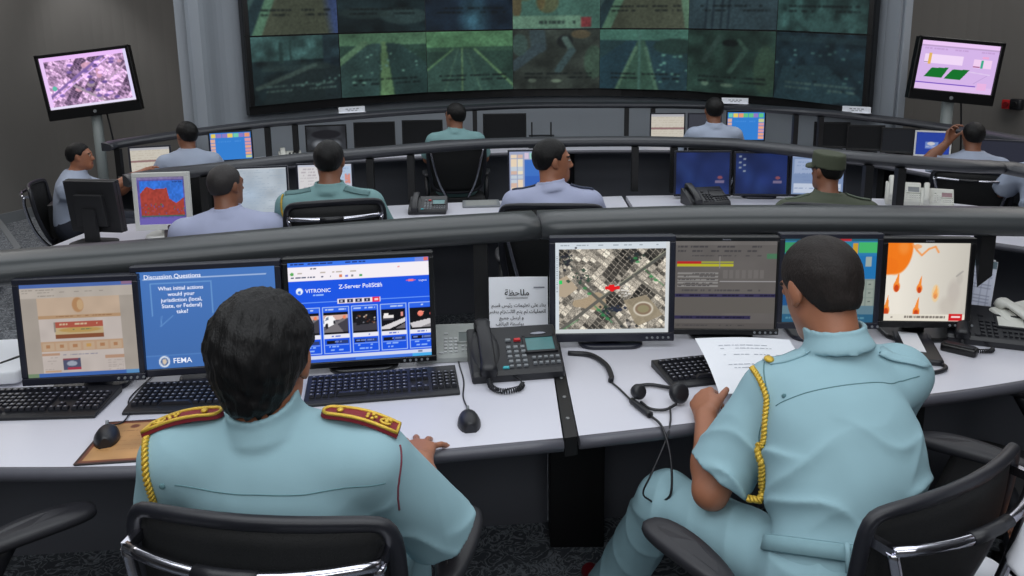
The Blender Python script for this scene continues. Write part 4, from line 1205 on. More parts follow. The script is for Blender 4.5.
# ------------------------------------------------------------- front row monitors
def scr_web():
    c = Cv(140, 112, (176, 164, 152)); c.rect(0, 0, 1, .045, (70, 110, 200)); c.rect(.9, 0, 1, .04, (150, 110, 150)); c.rect(0, .045, 1, .15, (196, 184, 172)); c.dashes(.02, .06, .3, .012, (150, 140, 130), 3); c.dashes(.02, .09, .8, .01, (160, 150, 140), 4, 1, .4); c.dashes(.02, .125, .3, .012, (150, 140, 130), 5)
    c.rect(.14, .15, .87, .96, (206, 192, 184)); c.rect(.14, .15, .87, .34, (208, 178, 150)); c.noise(.03, 12, 2); c.ell(.50, .235, .055, .085, (196, 140, 88)); c.ell(.52, .235, .03, .06, (212, 170, 120)); c.rect(.14, .335, .87, .375, (196, 152, 108)); c.dashes(.25, .348, .8, .012, (160, 110, 70), 8)
    c.rect(.28, .41, .71, .47, (196, 84, 62)); c.dashes(.32, .425, .66, .02, (226, 190, 150), 4); c.rect(.28, .47, .71, .545, (206, 178, 128)); c.ell(.5, .5, .2, .03, (200, 150, 60), .7); c.dashes(.38, .49, .6, .012, (60, 130, 80), 2); c.rect(.28, .545, .71, .585, (150, 80, 44)); c.rect(.27, .41, .285, .52, (150, 140, 130))
    c.rect(.14, .62, .87, .72, (202, 160, 124))
    for i in range(6): c.rect(.155 + i * .12, .63, .255 + i * .12, .71, (206, 172, 138)); c.rect(.185 + i * .12, .65, .225 + i * .12, .69, (190, 130, 84) if i != 3 else (216, 160, 80))
    c.rect(.14, .74, .30, .765, (196, 150, 120)); c.rect(.70, .79, .87, .82, (196, 150, 120)); c.dashes(.33, .755, .68, .014, (120, 120, 150), 9, .8)
    for i in range(5): c.dashes(.16, .79 + i * .03, .28, .008, (170, 155, 150), i, .7)
    for i in range(5): c.dashes(.72, .84 + i * .025, .86, .008, (170, 155, 150), i + 9, .7)
    c.rect(.32, .80, .48, .93, (80, 84, 116)); c.ell(.40, .86, .05, .03, (160, 170, 190)); c.rect(.36, .90, .48, .93, (190, 44, 70)); c.rect(.32, .80, .46, .82, (150, 70, 80)); c.rect(.16, .93, .3, .95, (206, 160, 120))
    c.rect(0, .955, 1, 1, (52, 104, 200)); c.rect(0, .955, .10, 1, (120, 150, 110)); c.rect(.88, .955, 1, 1, (80, 150, 216))
    g_ = c.A.mean(2, keepdims=True); c.A = (c.A * .80 + g_ * .20) * .90
    return c
def scr_slide():
    c = Cv(120, 90, (62, 106, 172)); t = c.Y[..., None]; c.A = c.A * (1.06 - .12 * t) + .02
    c.line(.05, .085, .93, .085, .0035, (206, 220, 240))
    def bub(x0, y0, x1, y1): c.box(x0, y0, x1, y1, (104, 150, 206), .006)
    bub(.09, .125, .53, .46); c.line(.16, .46, .15, .56, .003, (104, 150, 206)); c.line(.15, .56, .24, .46, .003, (104, 150, 206)); bub(.53, .50, .95, .80)
    c.rect(.0, .86, 1, 1, (66, 110, 176)); c.line(0, .86, 1, .86, .002, (90, 136, 196)); c.ell(.155, .925, .042, .062, (226, 232, 240)); c.ell(.155, .925, .03, .045, (70, 100, 150)); c.ell(.155, .925, .018, .03, (206, 190, 170)); c.rect(.50, .90, .56, .92, (110, 156, 210)); c.rect(.52, .92, .54, .97, (110, 156, 210))
    return c
def scr_server():
    W, H = 190, 146
    c = Cv(W, H, (22, 84, 226)); c.rect(0, 0, 1, .05, (60, 120, 236)); c.dashes(.02, .015, .55, .014, (30, 50, 120), 3); c.rect(.90, .005, 1, .045, (120, 140, 220)); c.rect(.965, .005, .995, .04, (220, 110, 100))
    c.rect(0, .05, 1, .185, (244, 238, 244)); c.dashes(.02, .065, .20, .012, (90, 90, 110), 5); c.dashes(.02, .10, .5, .014, (190, 180, 170), 6, 1, .6); c.ell(.03, .115, .014, .018, (90, 170, 90)); c.rect(.36, .14, .38, .165, (220, 130, 90)); c.dashes(.02, .145, .3, .012, (80, 90, 120), 7); c.rect(.40, .145, .42, .165, (120, 130, 220)); c.rect(.44, .145, .46, .165, (130, 130, 140)); c.rect(.50, .143, .52, .167, (70, 160, 90)); c.dashes(.72, .085, .8, .012, (230, 160, 170), 2)
    c.ell(.075, .285, .026, .036, (236, 244, 255)); c.ell(.075, .295, .012, .018, (60, 120, 230)); c.dashes(.12, .325, .245, .010, (150, 190, 250), 8)
    c.rect(0, .40, 1, .404, (110, 160, 250)); c.rect(.83, .225, .90, .235, (240, 90, 110)); c.rect(.845, .218, .885, .243, (244, 120, 130)); c.dashes(.925, .225, .975, .012, (190, 210, 250), 2)
    c.rect(.335, .375, .64, .425, (236, 226, 236))
    for i in range(4): c.rect(.345 + i * .06, .382, .388 + i * .06, .418, (30, 30, 60)); c.rect(.36 + i * .06, .392, .374 + i * .06, .408, (180, 180, 200))
    c.rect(.585, .378, .638, .422, (226, 40, 70)); c.rect(.60, .392, .625, .408, (250, 200, 210))
    g = random.Random(2)
    for i in range(5):
        x0 = .02 + i * .205; x1 = x0 + .19
        c.box(x0, .455, x1, .92, (170, 200, 250), .006); c.rect(x0 + .006, .46, x1 - .006, .50, (44, 100, 230)); c.dashes(x0 + .02, .472, x1 - .02, .014, (180, 205, 250), i + 20)
        y0, y1 = .505, .725
        c.rect(x0 + .008, y0, x1 - .008, y1, (8, 8, 12))
        X = lambda f: x0 + .008 + f * (x1 - x0 - .016); Y = lambda f: y0 + f * (y1 - y0)
        if i in (0, 1):
            c.rect(X(0), Y(.14), X(1), Y(.34), (206, 170, 160)); c.rect(X(0), Y(.34), X(1), Y(.92), (92, 90, 98)); c.poly([(X(.0), Y(.85)), (X(.75), Y(.30)), (X(1), Y(.30)), (X(1), Y(.92)), (X(0), Y(.92))], (116, 112, 116)); c.poly([(X(.55), Y(.55)), (X(1), Y(.3)), (X(1), Y(.92)), (X(.8), Y(.92))], (64, 62, 70))
            col = (244, 244, 246) if i == 1 else (60, 62, 76)
            c.poly([(X(.02), Y(.30)), (X(.10), Y(.18)), (X(.36), Y(.16)), (X(.48), Y(.34)), (X(.50), Y(.5)), (X(.14), Y(.70)), (X(.0), Y(.62))], col); c.ell(X(.12), Y(.62), .012, .03, (30, 30, 36)); c.ell(X(.44), Y(.46), .010, .022, (40, 40, 46)); c.poly([(X(.10), Y(.24)), (X(.2), Y(.2)), (X(.2), Y(.34)), (X(.06), Y(.38))], (120, 130, 150))
            c.ell(X(.85), Y(.24), .012, .02, (236, 130, 90))
        elif i == 2:
            c.rect(X(0), Y(.55), X(1), Y(.92), (60, 58, 66)); c.poly([(X(.10), Y(.3)), (X(.2), Y(.15)), (X(.7), Y(.12)), (X(.82), Y(.3)), (X(.85), Y(.6)), (X(.15), Y(.66))], (20, 20, 24))
            for k in range(14): xx, yy = g.uniform(.1, .9), g.uniform(.15, .6); c.ell(X(xx), Y(yy), .007, .008, g.choice([(160, 120, 90), (120, 120, 130), (90, 50, 40), (200, 190, 180)]), .9)
        elif i == 3:
            c.poly([(X(0), Y(.8)), (X(1), Y(.42)), (X(1), Y(.6)), (X(.3), Y(.92)), (X(0), Y(.92))], (216, 212, 214)); c.poly([(X(.55), Y(.92)), (X(1), Y(.65)), (X(1), Y(.92))], (104, 100, 104)); c.rect(X(.1), Y(.28), X(.52), Y(.40), (236, 232, 230)); c.rect(X(.12), Y(.20), X(.3), Y(.30), (244, 240, 236)); c.rect(X(.82), Y(.16), X(.9), Y(.34), (226, 150, 140)); c.rect(X(.05), Y(.42), X(.5), Y(.50), (60, 60, 70))
        else:
            c.poly([(X(0), Y(.7)), (X(1), Y(.5)), (X(1), Y(.92)), (X(.1), Y(.92))], (206, 202, 206)); c.ell(X(.45), Y(.28), .022, .03, (244, 130, 110)); c.rect(X(.35), Y(.18), X(.6), Y(.24), (250, 160, 140)); c.rect(X(.85), Y(.25), X(1), Y(.35), (240, 110, 110)); c.poly([(X(.4), Y(.92)), (X(1), Y(.7)), (X(1), Y(.92))], (140, 136, 140))
        c.rect(x0 + .006, y1, x1 - .006, .765, (232, 232, 244)); c.dashes(x0 + .06, .738, x1 - .06, .014, (90, 110, 200), i, 1, .9)
        c.rect(x0 + .02, .785, x0 + .09, .82, (14, 14, 20)); c.rect(x0 + .095, .785, x1 - .015, .82, (40, 60, 120)); c.dashes(x0 + .03, .795, x1 - .03, .012, (110, 130, 190), i + 5)
        c.rect(x0 + .01, .83, x1 - .01, .835, (130, 170, 250)); c.dashes(x0 + .04, .845, x1 - .04, .012, (140, 180, 250), i + 30); c.dashes(x0 + .05, .875, x1 - .05, .012, (140, 180, 250), i + 40)
    c.rect(0, .93, 1, .965, (206, 214, 240)); c.rect(.90, .94, .93, .96, (120, 130, 160)); c.rect(0, .965, 1, 1, (70, 120, 226)); c.rect(.12, .97, .45, .995, (50, 90, 200)); c.rect(.86, .965, 1, 1, (70, 170, 230))
    return c
def scr_map():
    c = satellite(210, 172, 21, 40)
    a = c.A
    # the broad avenue, its crossing and side roads
    c.line(-.02, 1.02, .42, .60, .016, (96, 94, 88)); c.line(.42, .60, 1.02, .08, .016, (88, 88, 82)); c.line(.40, .60, .98, .09, .004, (150, 150, 130)); c.line(.20, .42, .52, .78, .016, (92, 92, 84)); c.line(.50, .78, .66, 1.02, .014, (92, 90, 82)); c.line(.10, .20, .34, .52, .012, (100, 96, 90)); c.line(.68, .36, 1.0, .66, .010, (110, 106, 98)); c.line(.05, .14, .1, .5, .006, (110, 104, 96))
    c.poly([(.0, .42), (.10, .36), (.20, .50), (.09, .60), (0, .58)], (176, 160, 138)); c.poly([(.60, .64), (.80, .58), (.95, .80), (.72, .93)], (150, 138, 116), .9)
    c.ell(.775, .735, .095, .088, (206, 198, 182)); c.ell(.775, .735, .078, .070, (132, 112, 92)); c.ell(.775, .735, .055, .045, (142, 134, 104))
    g = random.Random(5)
    for x, y, n, s, cols in ((.09, .2, 18, .04, [(38, 40, 48), (60, 70, 66)]), (.22, .38, 16, .035, [(40, 42, 50), (52, 74, 60)]), (.68, .16, 12, .03, [(48, 60, 52), (40, 44, 46)]), (.44, .76, 14, .035, [(44, 66, 52), (40, 46, 52)]), (.52, .74, 8, .03, [(36, 44, 62)]), (.66, .92, 12, .03, [(52, 54, 56), (150, 145, 140)])):
        for k in range(n):
            xx, yy = x + g.gauss(0, s), y + g.gauss(0, s); w = g.uniform(.01, .025); c.poly([(xx, yy), (xx + w, yy - w * .9), (xx + 2 * w, yy + w * .3), (xx + w, yy + w * 1.2)], g.choice(cols), .9)
    for k in range(16): xx = g.uniform(.50, .64); yy = g.uniform(.46, .60); c.rect(xx, yy, xx + .02, yy + .015, g.choice([(214, 210, 204), (190, 186, 180)]))
    for x, y in ((.70, .18), (.72, .22), (.38, .74), (.42, .80), (.46, .84), (.26, .50), (.30, .56), (.84, .38), (.88, .42), (.08, .96)): c.ell(x, y, .02, .016, (50, 140, 74), .7)
    c.line(.35, .70, .5, .88, .008, (56, 130, 80), .6); c.line(.78, .3, .95, .48, .006, (70, 130, 80), .6); c.line(.05, .97, .2, .85, .008, (70, 130, 80), .5)
    c.rect(0, .415, .06, .455, (40, 200, 96)); c.rect(.44, .48, .565, .515, (226, 22, 26)); c.poly([(.46, .515), (.53, .515), (.50, .545)], (226, 22, 26)); c.rect(.47, .465, .52, .485, (226, 22, 26))
    c.rect(0, 0, 1, .075, (206, 214, 222)); c.dashes(.05, .03, .9, .012, (150, 160, 170), 4, 1, .5); c.rect(.17, .05, .19, .068, (40, 44, 60)); c.rect(0, 0, .035, 1, (206, 214, 222))
    for i in range(20): c.rect(.008, .15 + i * .02, .026, .158 + i * .02, (140, 150, 160))
    c.rect(0, .955, 1, 1, (198, 204, 206)); c.rect(.965, .0, 1, 1, (206, 210, 212))
    return c
def scr_form():
    c = Cv(130, 104, (94, 90, 88)); c.rect(0, 0, 1, .05, (104, 100, 98)); c.noise(.04, 14, 3)
    for y, n in ((.06, 3), (.11, 4), (.16, 5)): c.dashes(.03, y, .85, .014, (62, 60, 62), n, 1, .7)
    for i in range(5): c.rect(.03, .36 + i * .035, .43, .378 + i * .035, (132, 130, 128)); c.dashes(.04, .363 + i * .035, .4, .009, (70, 68, 70), i + 5)
    c.rect(.02, .235, .26, .262, (176, 34, 34)); c.rect(.02, .262, .58, .290, (176, 172, 40)); c.rect(.26, .235, .58, .25, (150, 150, 60)); c.box(.44, .17, .58, .31, (134, 130, 128)); c.rect(.90, .14, 1, .20, (70, 112, 84))
    for i in range(7): c.rect(.48 + i * .06, .33, .52 + i * .06, .42, (104, 100, 98))
    c.rect(.45, .455, 1, .465, (150, 148, 150)); c.dashes(.03, .55, .9, .014, (70, 68, 70), 8)
    c.rect(0, .595, 1, .635, (50, 46, 78)); c.dashes(.02, .602, 1, .02, (24, 22, 48), 4, 1, .8); c.rect(0, .64, 1, .82, (92, 88, 84)); c.rect(0, .845, .76, .882, (46, 42, 72)); c.dashes(.02, .852, .75, .02, (24, 22, 48), 6, 1, .8); c.rect(0, .93, 1, 1, (84, 80, 78)); c.dashes(.03, .95, .7, .014, (60, 58, 60), 9)
    return c
def scr_grid():
    c = Cv(110, 88, (44, 118, 170)); c.rect(0, 0, 1, .035, (40, 90, 110)); c.rect(.28, .0, .72, .03, (170, 44, 52)); c.rect(0, .04, .2, .17, (56, 142, 96)); c.rect(.2, .04, .28, .17, (66, 150, 120)); c.rect(.62, .04, .72, .20, (40, 130, 150)); c.rect(.735, .06, .79, .18, (196, 150, 40)); c.rect(.80, .04, 1, .17, (66, 176, 104))
    c.rect(.62, .20, 1, .48, (30, 110, 170)); c.rect(.885, .22, .95, .33, (150, 164, 160)); c.rect(.62, .48, 1, .80, (124, 136, 130)); c.rect(.0, .35, .3, .8, (30, 80, 130))
    for i in range(4):
        for j in range(3): c.rect(.64 + i * .09, .50 + j * .10, .715 + i * .09, .59 + j * .10, (140, 150, 142)); c.rect(.66 + i * .09, .535 + j * .10, .68 + i * .09, .545 + j * .10, (70, 80, 80))
    c.rect(0, .80, 1, .9, (90, 120, 134)); c.rect(0, .9, 1, 1, (40, 90, 120)); c.dashes(.05, .93, .9, .03, (80, 130, 150), 3)
    return c
def scr_news():
    c = Cv(120, 100, (232, 226, 214)); X, Y = c.X, c.Y
    c.A = c.A * (1 - .16 * np.clip(X * 1.2 - .2, 0, 1))[..., None]
    c.ell(.10, .06, .22, .36, (238, 120, 22), 1, .08); c.ell(.02, .30, .14, .12, (236, 116, 20), 1, .2); c.ell(.20, .06, .09, .12, (242, 150, 70), .6, .6)
    for (x0, y0, x1, y1) in ((.30, .02, .36, .10), (.36, .10, .42, .16), (.42, .16, .50, .08), (.50, .08, .58, .05), (.58, .05, .62, .12)): c.line(x0, y0, x1, y1, .012, (238, 150, 80), .9)
    c.ell(.36, .05, .06, .03, (240, 160, 96), .8)
    for x, y, s in ((.14, .56, 1), (.42, .58, .85), (.62, .66, .7), (.03, .86, 1), (.40, .88, 1)):
        c.ell(x, y, .045 * s, .075 * s, (238, 124, 34)); c.poly([(x - .03 * s, y - .03), (x + .03 * s, y - .03), (x + .02 * s, y - .20 * s)], (240, 140, 52)); c.ell(x, y + .02, .03 * s, .05 * s, (196, 66, 20))
    c.ell(.62, .64, .05, .12, (240, 196, 130), .6); c.ell(.84, .62, .10, .20, (186, 178, 170), .8, .5); c.ell(.78, .80, .14, .16, (190, 182, 172), .7, .5); c.ell(.90, .45, .05, .10, (180, 174, 166), .6, .5); c.line(.86, .42, .93, .36, .01, (150, 146, 142), .7)
    c.rect(0, .91, 1, 1, (226, 220, 206)); c.dashes(.26, .935, .76, .028, (120, 112, 104), 3, 1, .9); c.dashes(.04, .94, .12, .02, (150, 140, 130), 6); c.rect(.80, .90, .97, .995, (206, 22, 30)); c.rect(.83, .93, .94, .955, (244, 220, 220))
    return c

monitor('monitor showing a tan web page, leftmost on the left front desk', (-1.285, 2.15), .772, .352, .325, 6, scr_web(), m=bezel_m, tilt=3, bez=.018, logo=None)
mm = monitor('monitor showing a blue slide headed Discussion Questions', (-.922, 2.205), .775, .435, .342, 8, scr_slide(), tilt=4, bez=.018,
        texts=[('Discussion Questions', .062, .05, .075, 1, dict(bold=.012)), ('What initial actions', .055, .31, .195, 1, dict(align='CENTER', bold=.012)), ('would your', .055, .31, .255, 1, dict(align='CENTER', bold=.012)), ('jurisdiction (local,', .055, .31, .315, 1, dict(align='CENTER', bold=.012)), ('State, or Federal)', .055, .31, .375, 1, dict(align='CENTER', bold=.012)), ('take?', .055, .31, .435, 1, dict(align='CENTER', bold=.012)), ('FEMA', .075, .215, .95, 1, dict(bold=.01))])
monitor('bright monitor showing a blue page with a row of car pictures', (-.475, 2.275), .762, .462, .356, 8, scr_server(), tilt=4, bez=.016, chin=.02, m=bezel_b,
        texts=[('VITRONIC', .052, .115, .30, 1, dict(bold=.01)), ('Z-Server PoliScan', .058, .35, .275, 1, dict(bold=.012)), ('speed', .03, .60, .25, 1), ('Logout', .028, .925, .24, 1)])
monitor('monitor showing an aerial city map with a red marker', (.330, 2.44), .766, .418, .362, 0, scr_map(), tilt=2, bez=.020, chin=.030)
monitor('monitor showing a grey form with red and yellow bars', (.722, 2.50), .762, .372, .345, -3, scr_form(), tilt=2, bez=.016, m=bezel_b, logo='lenovo')
monitor('monitor with green and blue tiles behind the head of the reading officer', (1.068, 2.48), .786, .340, .332, -3, scr_grid(), tilt=2, bez=.018)
monitor('monitor showing orange drops on a white news picture', (1.392, 2.47), .790, .302, .312, -4, scr_news(), tilt=2, bez=.018, m=bezel_b, logo='lenovo')

# ------------------------------------------------------------- front row desk things
keyboard('black keyboard in front of the monitor with the tan web page', -1.40, 2.065, 2)
keyboard('black keyboard in front of the blue slide monitor', -.885, 2.10, 3)
keyboard('black keyboard in front of the bright blue car page monitor', -.395, 2.155, 9)
keyboard('black keyboard half under the sheet of paper', .672, 2.255, 12)
mouse('black mouse lying on the brown mouse pad', -1.075, 1.868, 22, [(-1.075, 1.95, .748), (-1.09, 2.02, .744), (-1.13, 2.10, .744), (-1.135, 2.22, .744), (-1.13, 2.4, .744)], z=.7445)
mouse('black mouse lying alone on the white desk near the telephone', -.125, 1.935, 8, [(-.135, 2.02, .745), (-.15, 2.09, .744), (-.155, 2.2, .744), (-.18, 2.34, .744), (-.2, 2.5, .744)])
r = thing('mouse_pad', 'brown mouse pad with a dark red border and a printed certificate', 'mouse pad', (-1.025, 1.858, DZ), 6)
c = Cv(60, 80, (52, 26, 22)); c.rect(.05, .04, .95, .96, (110, 56, 34)); c.rect(.10, .075, .90, .925, (176, 132, 84)); c.noise(.12, 16, 5); c.ell(.5, .16, .08, .05, (110, 60, 40)); c.dashes(.3, .26, .7, .02, (120, 80, 50), 3); c.ell(.72, .27, .05, .03, (110, 50, 36)); 
for i in range(4): c.dashes(.2, .4 + i * .1, .8, .012, (150, 104, 62), i + 4, .8)
m = MB(); m.rbox((0, 0, .002), (.165, .225, .004), .008, 1); m.M = TR((0, 0, .0042), rx=-90); m.picture(c, .163, .223, 0); m.build('sheet', [print_mat('printed mat', .5), bezel_b], r)

desk_phone('large black multi-line telephone with green display on the left front desk', .0, 2.30, 8, s=1.06, legend='oval')
# white note with Arabic writing
r = thing('note_sheet', 'white sheet with black Arabic writing standing behind the telephone', 'note', (.018, 2.545, DZ), 0)
m = MB(); A = MB()
WN, HN = .205, .215
T = TR((0, 0, .004), rx=-6)
nx = 8
vs = [(WN * (i / nx - .5), .004 * math.sin(i / nx * PI) + sgn * .0007, HN * k) for sgn in (0, 1) for k in (0, 1) for i in range(nx + 1)]
n1 = nx + 1
m.add(vs, [(i, i + 1, n1 + i + 1, n1 + i) for i in range(nx)] + [(2 * n1 + i + 1, 2 * n1 + i, 3 * n1 + i, 3 * n1 + i + 1) for i in range(nx)], 0, True, T)
def ar(s):
    """Arabic letters joined up: contextual forms, laid out right to left"""
    F = {'ا': 'ﺍﺎ', 'ب': 'ﺏﺐﺑﺒ', 'ت': 'ﺕﺖﺗﺘ', 'ج': 'ﺝﺞﺟﺠ', 'ح': 'ﺡﺢﺣﺤ', 'خ': 'ﺥﺦﺧﺨ', 'د': 'ﺩﺪ', 'ر': 'ﺭﺮ', 'س': 'ﺱﺲﺳﺴ', 'ص': 'ﺹﺺﺻﺼ', 'ط': 'ﻁﻂﻃﻄ', 'ظ': 'ﻅﻆﻇﻈ', 'ع': 'ﻉﻊﻋﻌ', 'ف': 'ﻑﻒﻓﻔ', 'ق': 'ﻕﻖﻗﻘ', 'ك': 'ﻙﻚﻛﻜ', 'ل': 'ﻝﻞﻟﻠ', 'م': 'ﻡﻢﻣﻤ', 'ن': 'ﻥﻦﻧﻨ', 'ه': 'ﻩﻪﻫﻬ', 'و': 'ﻭﻮ', 'ي': 'ﻱﻲﻳﻴ', 'ى': 'ﻯﻰ', 'ة': 'ﺓﺔ', 'ء': 'ﺀ', 'ئ': 'ﺉﺊﺋﺌ', 'أ': 'ﺃﺄ'}
    out = []
    for i, ch in enumerate(s):
        f = F.get(ch)
        if not f: out.append(ch); continue
        pj = i > 0 and len(F.get(s[i - 1], '')) == 4; nj = i + 1 < len(s) and len(F.get(s[i + 1], '')) >= 2 and len(f) == 4
        out.append(f[3] if pj and nj else f[2] if nj else f[1] if pj and len(f) > 1 else f[0])
    return ''.join(reversed(out))
for txt, sz, x, z, al in (('ملاحظة', .030, -.005, .150, 'CENTER'), ('بناء على تعليمات رئيس قسم', .0165, .095, .110, 'RIGHT'), ('العمليات لم يتم الالتزام بنفس', .0165, .095, .088, 'RIGHT'), ('و ارسل جميع', .0165, .018, .066, 'RIGHT'), ('بواسطة الهاتف', .0165, .018, .044, 'RIGHT'), ('و لمن يهمه الامر', .0165, .018, .022, 'RIGHT')):
    m.text(ar(txt), sz, (x, -.0012, z), 1, T, al, bold=.012)
m.box((-.005, -.0012, .141), (.075, .0006, .0022), 1, T); m.box((.072, -.0012, .178), (.038, .0006, .0035), 2, T)
m.build('sheet', [paper_m, ink, mat('grey print', (110, 112, 122), .7)], r)
m = MB(); m.box((0, .045, .075), (.12, .006, .15), 0); m.box((0, .03, .02), (.1, .03, .006), 0); m.rbox((0, .03, .003), (.12, .10, .006), .01, 0); m.build('holder', black, r)

desk_phone('light grey desk telephone between the blue car page monitor and the black telephone', -.212, 2.42, 4, s=.80, body=mat('warm grey plastic', (150, 154, 152), .5), hand=silver_p, keys=mat('pale grey keys', (176, 178, 180), .5), lcd=mat('dull grey display', (96, 104, 104), .3), red=False, cord=False)
# headset
r = thing('headset', 'black telephone headset lying on the white desk beside the reading officer', 'headset', (.405, 2.065, DZ))
m = MB(); band = [(.372, 2.045, .035), (.365, 2.085, .012), (.378, 2.135, .008), (.425, 2.15, .008), (.475, 2.125, .010), (.492, 2.085, .020), (.492, 2.06, .032)]
off = Vector((.425, 2.07, 0))
m.tube([Vector(p) - off for p in spline(band, 6)], .0055, 0, 8); m.build('headband', black, r)
for cx, cy, rr in ((.374, 2.045, .022), (.487, 2.035, .030)):
    m = MB(); Mx = TR((cx - .425, cy - 2.07, .036), rx=70, rz=25)
    m.lathe([(.3 * rr, -.016), (.8 * rr, -.016), (rr, -.006), (rr, .006), (.75 * rr, .014), (.2 * rr, .012)], 0, 20, Mx); m.build('earcup', black, r)
m = MB(); m.tube([Vector(p) - off for p in spline([(.378, 2.03, .012), (.40, 1.995, .008), (.44, 1.99, .008), (.475, 2.01, .014)], 6)], .0042, 0, 8); m.build('boom', black, r)
m = MB(); m.tube([Vector(p) - off for p in spline([(.20, 2.40, .006), (.27, 2.375, .010), (.31, 2.30, .010), (.318, 2.215, .009), (.312, 2.18, .008)], 6)], .0085, 0, 8); m.tube([Vector(p) - off for p in spline([(.312, 2.18, .006), (.335, 2.12, .005), (.36, 2.03, .006)], 6)], .003, 0, 6)
m.tube([Vector(p) - off for p in spline([(.355, 2.045, .009), (.372, 2.00, .010), (.392, 1.955, .010)], 4)], .0095, 0, 8)
m.tube([Vector(p) - off for p in spline([(.392, 1.955, .008), (.412, 1.895, .006), (.425, 1.84, -.05), (.42, 1.80, -.13), (.395, 1.82, -.16), (.388, 1.86, -.14)], 6)], .0035, 0, 6)
m.tube([Vector(p) - off for p in spline([(.455, 2.0, .012), (.442, 1.93, .006), (.42, 1.875, -.02), (.375, 1.83, -.09), (.352, 1.82, -.14), (.375, 1.82, -.165)], 6)], .0026, 0, 6)
m.build('cable', black, r)

# right end of the front desk
desk_phone('black desk telephone with a white strip near the right end of the front desk', 1.62, 2.50, -22, s=.92, keys=black, lcd=white_p, red=False, cord=True)
r = thing('pen_case', 'small flat black box on the white desk before the black telephone', 'box', (1.462, 2.375, DZ), -42)
m = MB(); m.rbox((0, 0, .013), (.105, .045, .026), .010); m.build('case', bezel_b, r); m = MB(); m.rbox((0, 0, .0275), (.09, .03, .004), .008); m.build('lid', frame_m, r)
desk_phone('white telephone cut by the right edge above the front desk', 1.80, 2.52, 24, s=.95, body=white_p, hand=white_p, keys=silver_p, lcd=grey_p, red=False, cord=False)
r = thing('desk_calendar', 'white tent calendar with printed lines right of the orange drops monitor', 'calendar', (1.665, 2.70, DZ), -14)
c = Cv(40, 60, (196, 200, 216)); c.rect(0, 0, 1, .12, (90, 110, 120))
for i in range(14): c.rect(.08, .2 + i * .055, .92, .212 + i * .055, (130, 136, 160), .7)
for i in range(6): c.rect(.10 + i * .15, .2, .115 + i * .15, .95, (140, 146, 170), .6)
m = MB(); T = TR((0, -.045, .118), rx=-14, ry=8); m.M = T; m.picture(c, .145, .235, 0); m.box((0, .002, 0), (.147, .003, .237), 1); m.M = TR((0, .035, .118), rx=14, ry=8); m.box((0, 0, 0), (.147, .003, .237), 1); m.build('sheets', [print_mat('printed paper'), paper_m], r)
m = MB()
for i in range(9): m.tube([(-.055 + i * .014, .012 * math.cos(a) - .006, .232 + .012 * math.sin(a)) for a in np.linspace(-1.2, 4.4, 9)], .0016, 0, 5)
m.build('binding', black, r)
r = thing('document_tray', 'dark grey framed tray with a white sheet beside the shoulder of the reading officer', 'tray', (1.335, 2.40, DZ), -18)
m = MB(); m.rbox((0, 0, .010), (.12, .26, .02), .02, 0); m.build('tray', frame_m, r, bevel=.003); m = MB(); m.box((-.012, .02, .0212), (.058, .17, .002), 0); m.build('sheet', paper_m, r)
r = thing('cable_loop', 'thick grey cable loop on the white desk by the tray', 'cable', (1.30, 2.24, DZ))
m = MB(); m.tube(spline([(-.08, .03, .006), (-.01, .05, .006), (.045, .03, .007), (.04, -.005, .007), (-.01, -.03, .006), (-.08, -.03, .006)], 6), .0065, 0, 8); m.build('cable', frame_m, r)
r = thing('document_box', 'white box with a black pen on top, behind the tan page monitor', 'box', (-1.66, 2.33, DZ), 8)
m = MB(); m.rbox((0, 0, .03), (.25, .30, .04), .015, 0, top=.006); m.build('case', paper_m, r); m = MB(); m.tube([(.02, -.10, .047), (.07, -.03, .047), (.10, .01, .047)], [.006, .008, .006], 0, 8); m.build('pen', bezel_b, r)

# ------------------------------------------------------------- middle row monitors and things
def scr_blank(col, W=24, H=18): return Cv(W, H, col)
def scr_chart():
    c = Cv(90, 72, (92, 82, 150)); c.rect(0, 0, 1, .06, (120, 110, 150)); c.rect(.06, .09, .97, .74, (52, 110, 206)); c.noise(.06, 12, 3)
    c.poly([(.06, .34), (.2, .20), (.34, .26), (.62, .24), (.66, .46), (.80, .56), (.97, .44), (.97, .80), (.06, .80)], (156, 62, 52)); c.noise(.10, 3, 6)
    g = random.Random(4)
    for k in range(60): x = g.uniform(.06, .95); y = g.uniform(.55, .82); c.rect(x, y, x + .02, y + .03, g.choice([(60, 110, 70), (120, 80, 120), (140, 60, 60), (80, 80, 150)]), .8)
    c.rect(.06, .80, .97, .84, (70, 96, 84)); c.rect(0, .86, 1, 1, (104, 92, 168)); c.dashes(.75, .1, .95, .03, (40, 60, 120), 3)
    return c
def scr_doc():
    c = Cv(80, 64, (170, 180, 190)); c.noise(.08, 12, 3)
    for i in range(22): c.dashes(.03, .05 + i * .042, .97, .012, (150, 164, 180), i, .7, .5)
    c.rect(0, 0, 1, .03, (190, 196, 204)); c.ell(.45, .6, .3, .5, (150, 176, 206), .35, .9)
    return c
def scr_tiles(seed=1):
    c = Cv(60, 48, (150, 160, 190)); g = random.Random(seed); c.rect(.30, .2, 1, 1, (60, 110, 190)); c.rect(.3, .6, 1, 1, (50, 96, 180))
    for i in range(2):
        for j in range(9): c.rect(.04 + i * .12, .08 + j * .1, .15 + i * .12, .17 + j * .1, g.choice([(226, 206, 180), (206, 176, 160), (190, 200, 210), (226, 216, 190)]))
    for i in range(7): c.rect(.3 + i * .1, .04, .39 + i * .1, .18, g.choice([(190, 206, 160), (226, 206, 140), (150, 200, 190), (206, 190, 210)]))
    return c
